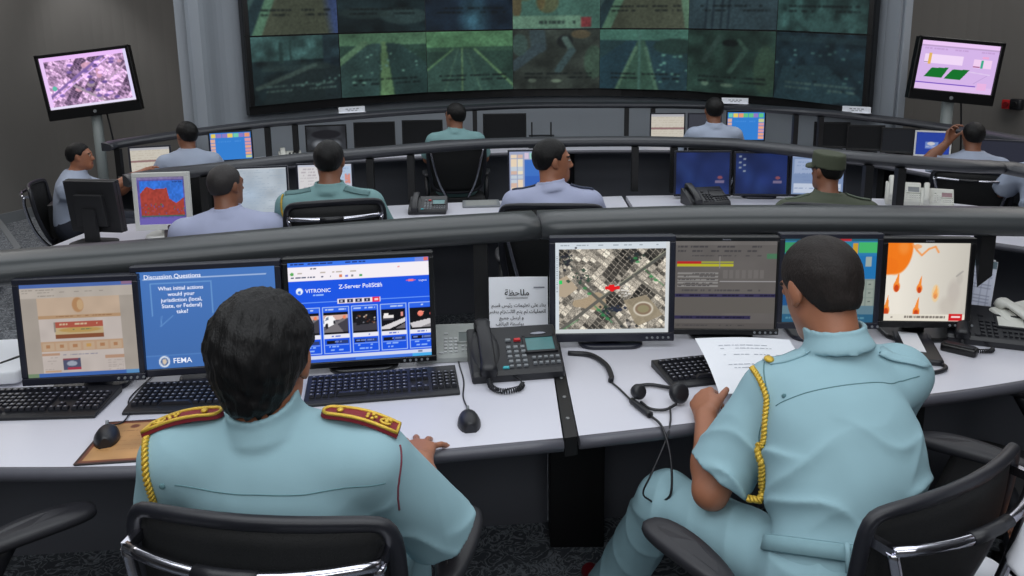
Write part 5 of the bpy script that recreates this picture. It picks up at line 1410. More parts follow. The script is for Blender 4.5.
def scr_table():
    c = Cv(60, 44, (186, 190, 204)); c.rect(.02, .06, .46, .94, (206, 204, 206)); c.rect(.52, .06, .98, .5, (170, 190, 214)); c.rect(.86, .3, .97, .6, (206, 140, 130))
    for i in range(9): c.dashes(.05, .12 + i * .09, .43, .03, (176, 170, 176), i); c.dashes(.55, .12 + i * .09, .94, .03, (150, 166, 196), i + 20)
    return c
def scr_blue(seed):
    c = Cv(60, 48, (30, 44, 92)); c.noise(.25, 16, seed); c.line(.1, .3, .5, .9, .10, (40, 62, 116), .5, .2); c.line(.5, 0, .3, 1, .03, (24, 36, 76), .8, .2); c.rect(.74, .66, .90, .72, (110, 100, 130)); c.ell(.82, .60, .05, .04, (150, 80, 80), .8)
    if seed == 2:
        for i in range(6): c.rect(.06 + (i % 2) * .09, .06 + i * .07, .11 + (i % 2) * .09, .10 + i * .07, (120, 130, 150))
    return c
def scr_report():
    c = Cv(60, 48, (120, 140, 176)); c.rect(0, 0, 1, .1, (150, 166, 196)); c.rect(.05, .15, .95, .5, (150, 166, 196)); c.rect(.05, .72, .95, .95, (186, 196, 214))
    for i in range(8): c.dashes(.07, .2 + i * .09, .93, .02, (110, 130, 170), i, .8)
    return c
def back_monitor(label, c, zb, w, h, yaw):
    return monitor(label, c, zb, w, h, yaw, scr_blank((40, 44, 50)), tilt=6, m=mat('matt black case', (34, 34, 37), .6, vary=.08), buttons=False)
back_monitor('black monitor seen from behind on the left end of the middle row', (-2.205, 4.03), .80, .30, .285, 170)
for lab, x0, x1, yt, yb, Y, yaw, cv, mm_, bz in [
    ('silver framed monitor with a red and blue chart in the middle row', 134, 188, 173, 230, 4.05, 6, scr_chart(), silver_p, .024),
    ('monitor with a pale document page beside the man in lilac blue', 219, 287, 167, 216, 4.25, 10, scr_doc(), bezel_m, .011),
    ('small monitor with white tables behind the head of the middle row officer in green', 297, 353, 163, 200, 4.60, 6, scr_table(), bezel_m, .012),
    ('monitor with pastel tiles left of the middle row man in profile', 508, 562, 150, 194, 4.86, 2, scr_tiles(2), bezel_m, .011),
    ('dark blue monitor behind the black telephone in the middle row', 675, 731, 151, 197, 4.95, -4, scr_blue(1), bezel_m, .012),
    ('dark blue monitor with icons beside the olive cap', 735, 788, 152, 197, 4.93, -7, scr_blue(2), bezel_m, .012),
    ('monitor with pale blue report behind the olive cap', 792, 844, 152, 197, 4.85, -10, scr_report(), bezel_m, .012)]:
    a, b = ony(x0, (yt + yb) / 2, Y), ony(x1, (yt + yb) / 2, Y); zt, zb = ony((x0 + x1) / 2, yt, Y).z, max(.758, ony((x0 + x1) / 2, yb, Y).z)
    monitor(lab, ((a.x + b.x) / 2, Y), zb, (b.x - a.x) / math.cos(R(yaw)), zt - zb, yaw, cv, m=mm_, tilt=3, bez=bz, buttons=mm_ is silver_p)
desk_phone('black telephone on the middle row desk between two office chairs', -.52, 4.66, 0, s=.86, red=True, cord=False)
desk_phone('black telephone standing before the dark blue monitor in the middle row', 1.225, 4.78, 10, s=.98, red=False, cord=False, keys=black, lcd=bezel_b)
desk_phone('black telephone on the middle row desk by the silver monitor', -1.70, 3.90, 22, s=.8, red=False, cord=True, keys=grey_p, lcd=bezel_b)
desk_phone('white telephone with grey display, left one of two on the middle row desk', 2.46, 4.74, -24, s=.74, sz=1.7, body=white_p, hand=white_p, keys=silver_p, lcd=grey_p, red=False, cord=False, tilt=30)
desk_phone('white telephone on the middle row desk right of the other white one', 2.61, 4.62, -26, s=.66, sz=1.6, body=white_p, hand=white_p, keys=silver_p, lcd=mat('pinkish display', (150, 120, 125), .4), red=False, cord=False)
r = thing('folder', 'grey folder lying on the middle row desk beside the black telephone', 'folder', (-.20, 4.86, DZ), 4)
m = MB(); m.rbox((0, 0, .006), (.24, .20, .012), .008); m.build('cover', grey_p, r); m = MB(); m.box((0, -.002, .0125), (.2, .16, .001)); m.build('label_sheet', mat('pale grey card', (140, 142, 140), .7), r)
KBm = keyboard('black keyboard under the pale document page in the middle row', -1.30, 4.02, 12)
keyboard('black keyboard before the dark blue monitor beside the olive cap', 1.62, 4.36, -8)

# ------------------------------------------------------------- back row monitors
def scr_form2(seed):
    c = Cv(50, 38, (196, 190, 178)); c.rect(0, 0, 1, .1, (170, 170, 176))
    for i in range(9): c.dashes(.04, .14 + i * .09, .96, .03, (176, 166, 150), i + seed, .7)
    c.rect(0, .52, 1, .6, (140, 110, 110)); return c
def scr_multi(seed):
    c = Cv(56, 42, (48, 124, 206)); g = random.Random(seed)
    for i in range(7): c.rect(.03 + i * .135, .04, .15 + i * .135, .2, g.choice([(96, 190, 130), (226, 200, 90), (110, 200, 170), (226, 150, 110), (140, 120, 190)]))
    for j in range(6): c.rect(.02, .25 + j * .12, .12, .35 + j * .12, (216, 170, 150)); c.rect(.84, .25 + j * .12, .98, .35 + j * .12, g.choice([(226, 160, 130), (190, 200, 140), (210, 150, 160)]))
    c.dashes(.2, .3, .8, .05, (70, 140, 216), 3, .8); return c
def scr_cam():
    c = Cv(50, 38, (44, 46, 50)); c.noise(.3, 8, 3); c.ell(.5, .35, .4, .2, (24, 24, 28)); c.ell(.3, .75, .2, .2, (130, 134, 140), .8, .6); c.ell(.75, .75, .15, .2, (110, 114, 120), .8, .6); return c
def scr_logo():
    c = Cv(50, 38, (34, 60, 150)); c.rect(.28, .42, .66, .72, (104, 130, 190)); c.ell(.45, .5, .12, .08, (190, 190, 196)); c.dashes(.3, .6, .62, .06, (150, 160, 200), 3); return c
dark_scr = lambda: scr_blank((9, 10, 11))
G3 = 'dark monitors on the back row desk'
BK = [('cream screen monitor before the man reaching out at the left end', 130, 168, 146, 6.15, 20, scr_form2(1), bezel_m), ('monitor with a blue tiled screen beside the left man in pale blue', 210, 250, 131, 6.75, 22, scr_multi(3), bezel_b),
      ('dark monitor showing a grey camera picture, behind the green officer in the middle row', 305, 346, 125, 7.35, 12, scr_cam(), bezel_b), ('dark monitor right of the one with a grey camera picture', 353, 395, 122, 7.55, 8, dark_scr(), bezel_b),
      ('dark monitor just left of the back row officer in green', 401, 443, 120, 7.68, 4, dark_scr(), bezel_b), ('dark monitor just right of the back row officer in green', 482, 527, 113.5, 7.8, 0, dark_scr(), bezel_b),
      ('cream screen monitor left of the back row man near the middle of the video wall', 650, 686, 113, 7.75, -5, scr_form2(5), bezel_m), ('dark grey monitor behind the head of the back row man in pale blue', 688, 722, 113, 7.7, -7, scr_blank((56, 58, 66)), bezel_m),
      ('monitor with a bright multicoloured screen below a name plate', 727, 766, 111, 7.62, -10, scr_multi(7), bezel_b), ('dark monitor left of the pair under the right corner of the video wall', 816, 849, 122, 7.15, -18, dark_scr(), bezel_b),
      ('dark monitor in the middle of three under the right corner of the video wall', 850, 883, 125, 6.95, -22, dark_scr(), bezel_b), ('dark monitor next to the small blue screen', 885, 917, 128, 6.75, -26, scr_blank((22, 24, 28)), bezel_b),
      ('monitor with a small blue screen and pale frame below the pink television', 919, 949, 131, 6.5, -28, scr_logo(), silver_p), ('dark monitor before the back row man holding his ear', 985, 1022, 140, 5.75, -35, scr_blank((40, 42, 54)), bezel_m)]
for lab, x0, x1, yt, Y, yaw, cv, mm_ in BK:
    a, b = ony(x0, yt, Y), ony(x1, yt, Y)
    w_ = (b.x - a.x) / math.cos(R(yaw)) * .97; zt = (a.z + b.z) / 2; zb = max(.765, zt - w_ * .80)
    monitor(lab, ((a.x + b.x) / 2, Y), zb, w_, zt - zb, yaw, cv, m=mm_, tilt=2, bez=.014, buttons=False)
r = thing('desk_telephone', 'small white telephone on the back row desk right of the blue tiled screen', 'telephone', (-2.02, 6.95, DZ), 18)
r2 = r
m = MB(); m.add([(-.10, -.08, 0), (.10, -.08, 0), (.10, .08, 0), (-.10, .08, 0), (-.10, -.08, .03), (.10, -.08, .03), (.10, .08, .08), (-.10, .08, .08)], [(3, 2, 1, 0), (4, 5, 6, 7), (0, 1, 5, 4), (1, 2, 6, 5), (2, 3, 7, 6), (3, 0, 4, 7)]); m.build('body', white_p, r, bevel=.006)
m = MB(); handset(m, TR((-.06, 0, .062), rx=17)); m.build('handset', white_p, r); m = MB()
for i in range(3):
    for k in range(3): m.box((.0 + i * .03, -.04 + k * .03, .045 + k * .009), (.018, .014, .012))
m.build('keypad', black, r)
r = thing('desk_rack', 'low black rack on the back row desk below the middle of the video wall', 'rack', (.30, 7.62, DZ), 0)
m = MB(); m.box((0, 0, .01), (.26, .12, .02)); m.box((0, 0, .12), (.25, .10, .008)); m.build('shelf', black, r); m = MB()
for s in (-1, 1): m.box((s * .095, 0, .13), (.014, .03, .25))
m.build('uprights', post_m, r)
r = thing('folder', 'brown folder on the back row desk below the dark monitor next to the blue screen', 'folder', (3.02, 6.62, DZ), -32)
m = MB(); m.rbox((0, 0, .008), (.24, .17, .016), .008); m.build('cover', mat('orange brown card', (150, 96, 66), .6), r); m = MB(); m.box((.0, -.0, .0165), (.18, .12, .001)); m.build('label_sheet', mat('tan card', (176, 130, 96), .6), r)
# ------------------------------------------------------------- people
mat('eye white', (205, 200, 195), .3); mat('lip', (120, 70, 62), .5)
skin = mat('brown skin', (158, 104, 78), .5, vary=.10, scale=40, bump=.08, bscale=300)
skin_d = mat('darker brown skin', (134, 88, 66), .5, vary=.10, scale=40, bump=.06, bscale=300)
hair_k = mat('black hair', (15, 14, 15), .55, spec=.3, vary=.4, scale=60, bump=.6, bscale=260, stretch=(1, 1, .12))
hair_b = mat('brown black hair', (34, 28, 26), .6, spec=.3, vary=.4, scale=60, bump=.6, bscale=320, stretch=(1, 1, .3))
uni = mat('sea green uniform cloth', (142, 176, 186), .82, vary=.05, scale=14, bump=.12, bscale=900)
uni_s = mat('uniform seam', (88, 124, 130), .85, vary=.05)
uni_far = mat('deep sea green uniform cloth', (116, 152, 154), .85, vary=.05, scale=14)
pale = mat('pale blue shirt', (160, 170, 190), .85, vary=.05, scale=14, bump=.1, bscale=700)
lilac = mat('lilac blue shirt', (166, 172, 200), .85, vary=.05, scale=14, bump=.1, bscale=700)
olive = mat('olive uniform cloth', (74, 80, 66), .85, vary=.08, scale=14)
olive_c = mat('olive cap cloth', (70, 76, 60), .85, vary=.08, scale=14)
navy = mat('dark trousers', (36, 40, 52), .85, vary=.1)
shoe_k = mat('black leather', (20, 20, 22), .35, vary=.1)
shoe_r = mat('dark red leather', (122, 22, 36), .4, vary=.1)
gold = mat('gold braid', (214, 178, 66), .38, .35, vary=.2, scale=120, bump=.4, bscale=500)
crimson = mat('crimson cloth', (122, 20, 34), .7, vary=.08)
piping = mat('dark red piping', (116, 52, 66), .7, vary=.05)
white_c = mat('white cloth', (226, 228, 236), .8, vary=.03, bump=.1, bscale=500)

def seam(info, name, pts, r=.0013, m=None, off=.0002):
    mb = MB(); mb.tube(lay(info['shirt'], pts, off, 14), r, 0, 5); return person_part(info, name, mb, m or uni_s)

# the officer in front, back to us, red shoulder boards
A = figure('officer in sea green with red and gold shoulder boards and thick black hair, back turned', (-.455, 1.36), 0, h=.0052, hyaw=-6, hpitch=10, broad=1.12,
    J=dict(pel=(-.455, 1.37, .57), chest=(-.465, 1.385, .84), neck=(-.478, 1.40, .985), head=(-.492, 1.425, 1.150), shl=(-.672, 1.39, .958), shr=(-.272, 1.385, .95), ell=(-.735, 1.47, .70), elr=(-.155, 1.485, .72), wrl=(-.62, 1.70, .785), wrr=(-.228, 1.69, .772),
           knl=(-.60, 1.80, .55), knr=(-.30, 1.80, .55), anl=(-.60, 1.86, .10), anr=(-.30, 1.86, .10), hr=dict(d=(-.10, 1, -.10), spread=(14, 4, -10, -40), curl=(12, 12, 14, 16), thumb=(60, 20))),
    skin=skin, shirt=uni, trouser=uni, hairm=hair_k, shoe=shoe_k, hair_len='full', sleeve=.93, sleeve_r=1.05, shirt_fold=.0035, hs=1.06, trap=.036, collar=.070, collar_h=.030, nape_z=-.098)
def shoulder_board(info, a, b, w0, w1, rot=0):
    """crimson shoulder board with gold border and gold emblems, from the collar end a to the sleeve end b"""
    f = info['shirt']; a = to_surface(f, a, .006); b = to_surface(f, b, .006)
    L = np.linalg.norm(b - a); u = nrm(b - a); n = nrm(np.cross(info['fwd'], u)); n = n if n[2] > 0 else -n; v = np.cross(n, u)
    def P(s, t, z):                    # s along 0..1, t across -1..1
        w = w0 + (w1 - w0) * min(1, s * 1.6); c = a + u * (L * s) + n * (.010 * math.sin(PI * s))
        return tuple(c + v * (t * w) + n * z)
    def shape(ins):
        out = []
        for k in range(9): an = PI / 2 + PI * k / 8; out.append((.12 + (.12 - ins) * math.cos(an), (1 - ins * 3) * math.sin(an)))
        return out + [(1 - ins * .9, -(1 - ins * 3)), (1 - ins * .9, (1 - ins * 3))]
    def slab(ins, z0, z1, name, m):
        sh = shape(ins); mid = []
        for i in range(len(sh)):                       # more points along the straight edges
            p, q = sh[i], sh[(i + 1) % len(sh)]; k = 6 if abs(p[0] - q[0]) > .3 else 1
            for j in range(k): mid.append((p[0] + (q[0] - p[0]) * j / k, p[1] + (q[1] - p[1]) * j / k))
        mb = MB(); n_ = len(mid)
        mb.add([P(s, t, z0) for s, t in mid] + [P(s, t, z1) for s, t in mid] + [P(.5, 0, z1)], [((i + 1) % n_, i, n_ + i, n_ + (i + 1) % n_)[::-1] for i in range(n_)] + [(n_ + i, n_ + (i + 1) % n_, 2 * n_) for i in range(n_)] , 0)
        return mb
    o = person_part(info, 'shoulder_board', slab(0, -.004, .006, 'b', crimson), crimson)
    o['label'] = 'crimson shoulder board with gold border'
    rim = MB(); sh = shape(.02); pts = []
    for i in range(len(sh)):
        p, q = sh[i], sh[(i + 1) % len(sh)]; k = 6 if abs(p[0] - q[0]) > .3 else 2
        for j in range(k): pts.append(P(p[0] + (q[0] - p[0]) * j / k, p[1] + (q[1] - p[1]) * j / k, .0065))
    rim.tube(pts, .0036, 0, 6, loop=True)
    ro = person_part(info, 'gold_border', rim, gold); ro.parent = o
    em = MB()
    cx = P(.22, 0, .0085); em.ell(cx, (.007, .007, .004), 0, 12, 6)
    eo = person_part(info, 'gold_button', em, gold); eo.parent = o; em = MB()
    c0 = np.array(P(.62, 0, .0085))
    for k in range(5): an = 2 * PI * k / 5; em.ell(tuple(c0 + u * .009 * math.cos(an) + v * .009 * math.sin(an)), (.0042, .0042, .003), 0, 8, 5)
    eo = person_part(info, 'gold_star', em, gold); eo.parent = o; em = MB()
    c0 = np.array(P(.82, 0, .0085))
    em.tube([tuple(c0 + u * (.012 * math.cos(t)) + v * (.010 * math.sin(t))) for t in np.linspace(.6, 5.6, 12)], .0028, 0, 6); em.ell(tuple(c0), (.005, .005, .004), 0, 8, 5)
    eo = person_part(info, 'gold_emblem', em, gold); eo.parent = o
shoulder_board(A, (-.565, 1.39, 1.04), (-.732, 1.39, 1.03), .018, .023)
shoulder_board(A, (-.380, 1.39, 1.04), (-.210, 1.385, 1.03), .018, .023)
seam(A, 'yoke_seam', [ony(163, 497, 1.27), ony(230, 500, 1.25), ony(300, 503, 1.24), ony(360, 503, 1.25), ony(398, 500, 1.27)])
seam(A, 'sleeve_piping', [ony(404, 442, 1.36), ony(405, 462, 1.34), ony(404, 490, 1.32), ony(403, 525, 1.31)], .0020, piping)
def cord(info, pts, r=.006, off=.004):
    mb = MB(); braid(mb, lay(info['shirt'], pts, off, 10), r, 0, 55); o = person_part(info, 'braided_cord', mb, gold); o['label'] = 'gold braided cord on the shoulder'; return o
cord(A, [ony(153, 441, 1.37), ony(151, 458, 1.34), ony(148, 478, 1.32), ony(146, 500, 1.31), ony(146, 530, 1.31)])
mb = MB(); p = to_surface(A['shirt'], ony(155, 494, 1.29), .001); mb.ell(tuple(p), (.006, .003, .006), 0, 12, 6); person_part(A, 'button', mb, uni_s)

# the officer reading, seen from behind
B = figure('officer in sea green with a gold shoulder cord, reading a sheet of paper', (.712, 1.48), 14, h=.0052, hyaw=5, hpitch=24,
    J=dict(pel=(.715, 1.475, .622), chest=(.745, 1.60, .83), neck=(.778, 1.725, 1.0), head=(.752, 1.805, 1.155), shl=(.620, 1.735, .918), shr=(.935, 1.735, .955), ell=(.475, 1.70, .675), elr=(.985, 1.93, .77), wrl=(.508, 1.895, .775), wrr=(.90, 2.12, .79),
           hipl=(.64, 1.53, .57), hipr=(.80, 1.51, .57), knl=(.405, 1.875, .535), knr=(.83, 1.94, .54), anl=(.285, 2.10, .09), anr=(.82, 2.06, .09), foot=(-.25, 1, 0),
           hl=dict(d=(.12, .95, .10), n=(-.55, .1, .83), s_=(.80, -.05, .60), curl=(62, 66, 70, 74), spread=(3, 1, -2, -4), thumb=(28, 8))),
    skin=skin, shirt=uni, trouser=uni, hairm=hair_b, shoe=shoe_r, hair_len='short', sleeve=.80, sleeve_r=1.06, shirt_fold=.006, hs=1.02, collar=.058, collar_h=.027, nape_z=-.070, broad=1.04)
seam(B, 'yoke_seam', [ony(779, 408, 1.63), ony(805, 401, 1.62), ony(840, 393, 1.61), ony(880, 385, 1.62), ony(922, 376, 1.66)])
seam(B, 'sleeve_seam', [(.60, 1.74, 1.0), (.595, 1.69, .96), (.60, 1.65, .92), (.61, 1.64, .87), (.62, 1.64, .81)], .0016)
cord(B, [ony(756, 372, 1.74), ony(763, 383, 1.70), ony(770, 402, 1.66), ony(771, 425, 1.63), ony(768, 450, 1.61)], .0065)
mb = MB()
pth = lay(B['shirt'], [ony(768, 450, 1.61), ony(764, 470, 1.60), ony(757, 488, 1.60), ony(752, 503, 1.60)], .006, 10)
braid(mb, pth, .0085, 0, 55); person_part(B, 'braided_cord', mb, gold)
mb = MB(); p = to_surface(B['shirt'], ony(784, 396, 1.63), .001); mb.ell(tuple(p), (.006, .004, .006), 0, 12, 6); person_part(B, 'button', mb, uni_s)
def shirt_strap(info, a, b, w, m, tip=None):
    f = info['shirt']; mb = MB(); a, b = np.array(a, float), np.array(b, float); fw = info['fwd'] * w; rows = []
    for s in np.linspace(0, 1, 9):
        c = a + (b - a) * s; rows.append([tuple(to_surface(f, c + fw * t, .0035)) for t in (-1, -.5, 0, .5, 1)])
    vs = [p for r_ in rows for p in r_]
    mb.add(vs, [(i * 5 + j, i * 5 + j + 1, (i + 1) * 5 + j + 1, (i + 1) * 5 + j) for i in range(8) for j in range(4)], 0, True)
    o = person_part(info, 'shoulder_strap', mb, m); sd = o.modifiers.new('t', 'SOLIDIFY'); sd.thickness = .004
    if tip:
        e = MB(); c = to_surface(f, b - (b - a) * .08, .006); e.ell(tuple(c), (.012, .016, .007), 0, 12, 6); eo = person_part(info, 'gold_tip', e, tip); eo.parent = o
    return o
shirt_strap(B, (.70, 1.72, 1.02), (.605, 1.735, 1.0), .026, uni, gold); shirt_strap(B, (.85, 1.70, 1.02), (.965, 1.68, 1.0), .026, uni, None)
# belt
tz = B['torso']; pel, upv, ac, fw = B['pel'], B['upv'], B['across'], B['fwd']
mb = MB(); rings = []
for k in range(40):
    an = 2 * PI * k / 40; row = []
    for hgt, o_ in ((.054, .006), (.051, .0125), (.022, .0125), (.019, .006)):
        p = pel + upv * hgt + ac * (.2 * math.cos(an)) + fw * (.16 * math.sin(an))
        for _ in range(6):
            q = to_surface(tz, p, o_, 2); q = q - upv * ((q - pel) @ upv - hgt); p = q
        row.append(tuple(p))
    rings.append(row)
mb.loft(rings, 0, True, loop=True); person_part(B, 'belt', mb, mat('uniform belt', (128, 162, 171), .8))
mb = MB()
for x in (-.045, .09):
    p = pel + upv * .038 + ac * x - fw * .15; p = to_surface(tz, p, .014); mb.tube([tuple(p + upv * .028), tuple(p + upv * .01 - fw * .003), tuple(p - upv * .028)], .006, 0, 6)
person_part(B, 'belt_loop', mb, uni)
# the paper he holds
r = thing('paper_sheet', 'white printed sheet held by the reading officer above the front desk', 'paper', (.70, 2.12, .755))
m = MB(); nx, ny = 10, 8; W_, H_ = .30, .275
def pp(i, j):
    s, t = i / nx, j / ny
    return (-.135 + W_ * s + .010 * (1 - t) + .006 * math.sin(t * 3) * (1 - s), -.115 + H_ * t * .96 + .01 * s, .026 + .062 * t + .010 * math.sin(s * PI) * (1 - t * .4) - .012 * s)
n = nx + 1
vs = [pp(i, j) for j in range(ny + 1) for i in range(nx + 1)]
m.add(vs, [(j * n + i, j * n + i + 1, (j + 1) * n + i + 1, (j + 1) * n + i) for j in range(ny) for i in range(nx)], 0, True)
g = random.Random(8)
for row in (.42, .48, .66, .78, .84):
    x = .2
    while x < .8:
        w_ = g.uniform(.02, .07)
        a, b = pp(x * nx, row * ny), pp((x + w_) * nx, row * ny)
        if g.random() < .75: m.add([(a[0], a[1] - .0018, a[2] + .0008), (b[0], b[1] - .0018, b[2] + .0008), (b[0], b[1] + .0018, b[2] + .0012), (a[0], a[1] + .0018, a[2] + .0012)], [(0, 1, 2, 3)], 1)
        x += w_ + .012
m.build('sheet', [paper_m, mat('pale print', (176, 180, 190), .7)], r)

# middle row
mid_kw = dict(h=.0078)
figure('man in lilac blue shirt with cropped grey hair, head turned right, in the middle row', (-1.34, 3.50), 14, hyaw=-42, up=-.075, hs=.86, broad=1.15, skin=skin_d, shirt=lilac, trouser=navy, hairm=mat('dark grey hair', (44, 40, 40), .6, vary=.4, scale=90, bump=.5), shoe=shoe_k, hair_len='crop', **mid_kw)
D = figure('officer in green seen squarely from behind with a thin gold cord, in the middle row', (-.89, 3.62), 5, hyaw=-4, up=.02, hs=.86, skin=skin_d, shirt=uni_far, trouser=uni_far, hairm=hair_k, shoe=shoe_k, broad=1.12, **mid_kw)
cord(D, [(-1.115, 3.66, 1.06), (-1.125, 3.60, 1.0), (-1.13, 3.59, .93), (-1.13, 3.60, .85)], .0045)
for s in (-1, 1): shirt_strap(D, (-.90 + s * .085, 3.68, 1.08), (-.90 + s * .205, 3.68, 1.05), .026, mat('dark shoulder cloth', (92, 124, 126), .8))
E_ = figure('man in pale blue shirt showing his profile to the right, in the middle row', (.20, 3.74), -4, hyaw=-74, up=-.01, hs=.92, skin=skin, shirt=lilac, trouser=navy, hairm=hair_k, shoe=shoe_k, hair_len='short', h=.0062, broad=1.08)
for s in (-1, 1): shirt_strap(E_, tuple(E_['nb'] + E_['across'] * s * .085 + V3(0, 0, .03)), tuple(E_['nb'] + E_['across'] * s * .20 + V3(0, 0, .0)), .026, mat('navy shoulder cloth', (44, 52, 74), .8))
F_ = figure('man in olive uniform and olive cap, in the middle row', (1.60, 3.76), -10, hyaw=36, up=-.085, hs=.80, skin=skin_d, shirt=olive, trouser=olive, hairm=hair_k, shoe=shoe_k, hair_len='crop', cap=olive_c, broad=1.1, **mid_kw)
for s in (-1, 1): shirt_strap(F_, tuple(F_['nb'] + F_['across'] * s * .085 + V3(0, 0, .03)), tuple(F_['nb'] + F_['across'] * s * .20), .026, mat('grey green strap', (86, 96, 82), .8))
# back row
bk = dict(h=.0105)
figure('man in pale blue shirt seated beside the blue tiled screen, face turned left', (-2.52, 5.95), 24, hyaw=28, up=-.10, hs=.92, skin=skin_d, shirt=pale, trouser=navy, hairm=hair_k, shoe=shoe_k, **bk)
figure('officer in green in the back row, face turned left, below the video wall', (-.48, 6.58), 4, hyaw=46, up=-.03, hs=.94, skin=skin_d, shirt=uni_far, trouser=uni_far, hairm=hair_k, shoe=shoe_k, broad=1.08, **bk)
figure('man in pale blue shirt between the cream screen and the multicoloured screen, back turned', (1.76, 6.58), -6, hyaw=6, up=-.01, hs=.94, skin=skin_d, shirt=pale, trouser=navy, hairm=hair_k, shoe=shoe_k, **bk)
figure('man in pale blue shirt holding a hand to his ear under the pink television', (3.22, 5.28), -22, hyaw=10, up=-.10, hs=.82, skin=skin_d, shirt=pale, trouser=navy, hairm=hair_k, shoe=shoe_k,
       J=dict(ell=(2.98, 5.44, .90), wrl=(3.11, 5.44, 1.03), hl=dict(d=(.25, .1, 1), n=(-.3, .9, .2), s_=(.9, .3, 0), curl=(40, 44, 48, 52))), **bk)
figure('man in pale blue shirt at the right edge beside the man holding his ear', (3.40, 4.72), -20, hyaw=0, up=-.07, hs=.86, skin=skin_d, shirt=pale, trouser=navy, hairm=hair_k, shoe=shoe_k, **bk)
figure('man in pale blue shirt at the left end of the back row, arm outstretched', (-3.04, 5.22), -70, hyaw=-4, up=-.14, lean=.02, hs=.76, skin=skin, shirt=pale, trouser=navy, hairm=hair_k, shoe=shoe_k, h=.008,
       J=dict(elr=(-2.80, 5.10, .78), wrr=(-2.60, 5.20, .90), ell=(-2.84, 5.38, .74), wrl=(-2.64, 5.36, .86), hr=dict(d=(1, .1, .45), n=(0, -.4, .9), s_=(-.1, 1, .2), curl=(16, 16, 20, 22)), hl=dict(d=(1, .1, .3), n=(0, 0, 1), s_=(0, -1, 0)), knl=(-2.62, 5.42, .52), knr=(-2.60, 5.18, .52), anl=(-2.58, 5.44, .10), anr=(-2.56, 5.20, .10)))

# the person in white sitting at the right edge: only a sleeve is in the picture
figure('person in white at the right edge, only a white sleeve showing', (1.20, 1.12), 6, h=.009, hyaw=0, up=.05, skin=skin, shirt=white_c, trouser=white_c, hairm=hair_k, shoe=shoe_k, sleeve=.95, hs=.94,
       J=dict(ell=(.94, 1.19, .80), wrl=(1.075, 1.40, .74), hl=dict(d=(.35, .9, -.1)), wrr=(1.29, 1.40, .74), elr=(1.43, 1.19, .80)))

# ------------------------------------------------------------- chairs
c1 = office_chair('black net backed chair with chrome bar behind the officer with red shoulder boards', -.405, 1.44, -7); c1.scale = (1, 1, .955)
c2 = office_chair('black net backed chair of the officer reading the paper, chrome bar and left armrest showing', .68, 1.535, 30); c2.scale = (1, 1, .93)
office_chair('empty black office chair at the bottom left corner, armrest and seat showing', -1.06, 1.33, -46)
office_chair('dark office chair with one armrest showing at the right end of the front desk', 1.52, 2.02, 50)
office_chair('chair of the person in white at the right edge', 1.20, 1.12, 6)
G2 = 'office chairs of the middle row'
office_chair('black chair of the man in lilac blue shirt with cropped hair', -1.33, 3.50, 21, G2).scale = (1, 1, .84)
office_chair('black chair with chrome bar behind the middle row officer in green', -.875, 3.70, 14, G2).scale = (.93, 1, 1.03)
office_chair('black chair behind the middle row man in profile', .20, 3.72, -4, G2).scale = (1, 1, 1.0)
office_chair('black chair behind the man in the olive cap', 1.60, 3.75, -22, G2).scale = (1, 1, .97)
G4 = 'office chairs of the back row'
office_chair('black chair of the man in pale blue beside the blue tiled screen', -2.50, 5.96, 24, G4).scale = (1, 1, .86)
office_chair('black chair with two chrome struts behind the back row officer in green', -.48, 6.60, 5, G4).scale = (1, 1, .95)
office_chair('black chair behind the back row man next to the multicoloured screen', 1.76, 6.60, -15, G4).scale = (1, 1, .94)
office_chair('dark chair of the man holding a hand to his ear', 3.22, 5.30, -30, G4).scale = (1, 1, .86)
office_chair('chair of the man reaching out at the left end of the back row', -2.99, 5.25, -70, G4).scale = (1, 1, .84)
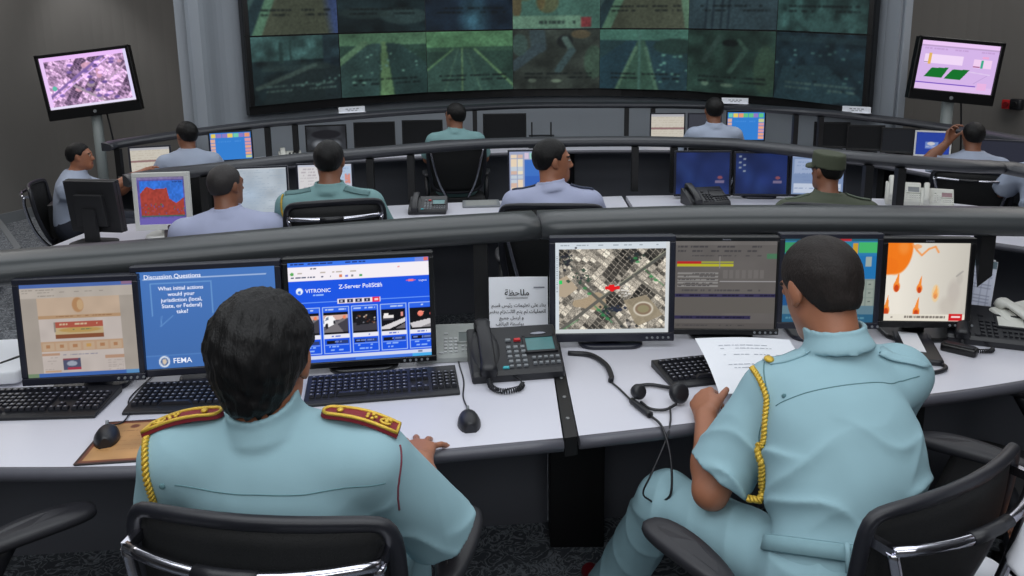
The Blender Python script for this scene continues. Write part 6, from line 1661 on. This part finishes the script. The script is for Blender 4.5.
# ------------------------------------------------------------- light
def area(name, loc, size, power, rot=(0, 0, 0), col=(1, 1, 1), sy=None):
    l = bpy.data.lights.new(name, 'AREA'); l.energy = power; l.color = col; l.shape = 'RECTANGLE'; l.size = size; l.size_y = sy or size
    o = bpy.data.objects.new(name, l); COL.objects.link(o); o.location = loc; o.rotation_euler = tuple(R(a) for a in rot); return o
area('ceiling_light_front', (-.1, .9, 3.25), 4.6, 80, col=(.93, .97, 1.0), sy=2.2)
area('ceiling_light_middle', (0, 3.9, 3.25), 7.0, 60, col=(.93, .97, 1.0), sy=1.6)
area('ceiling_light_back', (0.2, 6.4, 3.25), 6.0, 62, col=(.93, .97, 1.0), sy=1.4)
area('fill_light_left', (-4.8, 6.0, 3.25), 1.4, 52, col=(1.0, .97, .94), sy=4.0)  # added fill, no real fixture: brightens the dark left wall
area('fill_light_right', (4.9, 6.0, 3.25), 1.4, 46, col=(1.0, .97, .94), sy=4.0)  # its counterpart, an invented lamp that lifts the right wall
area('fill_light_rear', (0, -1.6, 3.1), 5.0, 78, rot=(48, 0, 0), col=(.95, .98, 1.0), sy=1.2)  # added fill behind the camera, lifts people's backs, chairs and desk panels
def spot(name, loc, to, power, ang, blend=.8):
    l = bpy.data.lights.new(name, 'SPOT'); l.energy = power; l.spot_size = R(ang); l.spot_blend = blend; l.shadow_soft_size = .06
    o = bpy.data.objects.new(name, l); COL.objects.link(o); o.location = loc
    o.rotation_euler = (Vector(to) - Vector(loc)).to_track_quat('-Z', 'Y').to_euler()
spot('wall_downlight', (-4.45, 8.35, 3.2), (-4.62, 8.7, 1.4), 40, 60)
w = bpy.data.worlds.new('room air'); bpy.context.scene.world = w; w.use_nodes = True
w.node_tree.nodes['Background'].inputs[0].default_value = (.5, .55, .6, 1); w.node_tree.nodes['Background'].inputs[1].default_value = .05
sc = bpy.context.scene
sc.view_settings.view_transform = 'Standard'; sc.view_settings.look = 'None'; sc.view_settings.gamma = 1; sc.view_settings.exposure = 0; sc.view_settings.use_curve_mapping = False
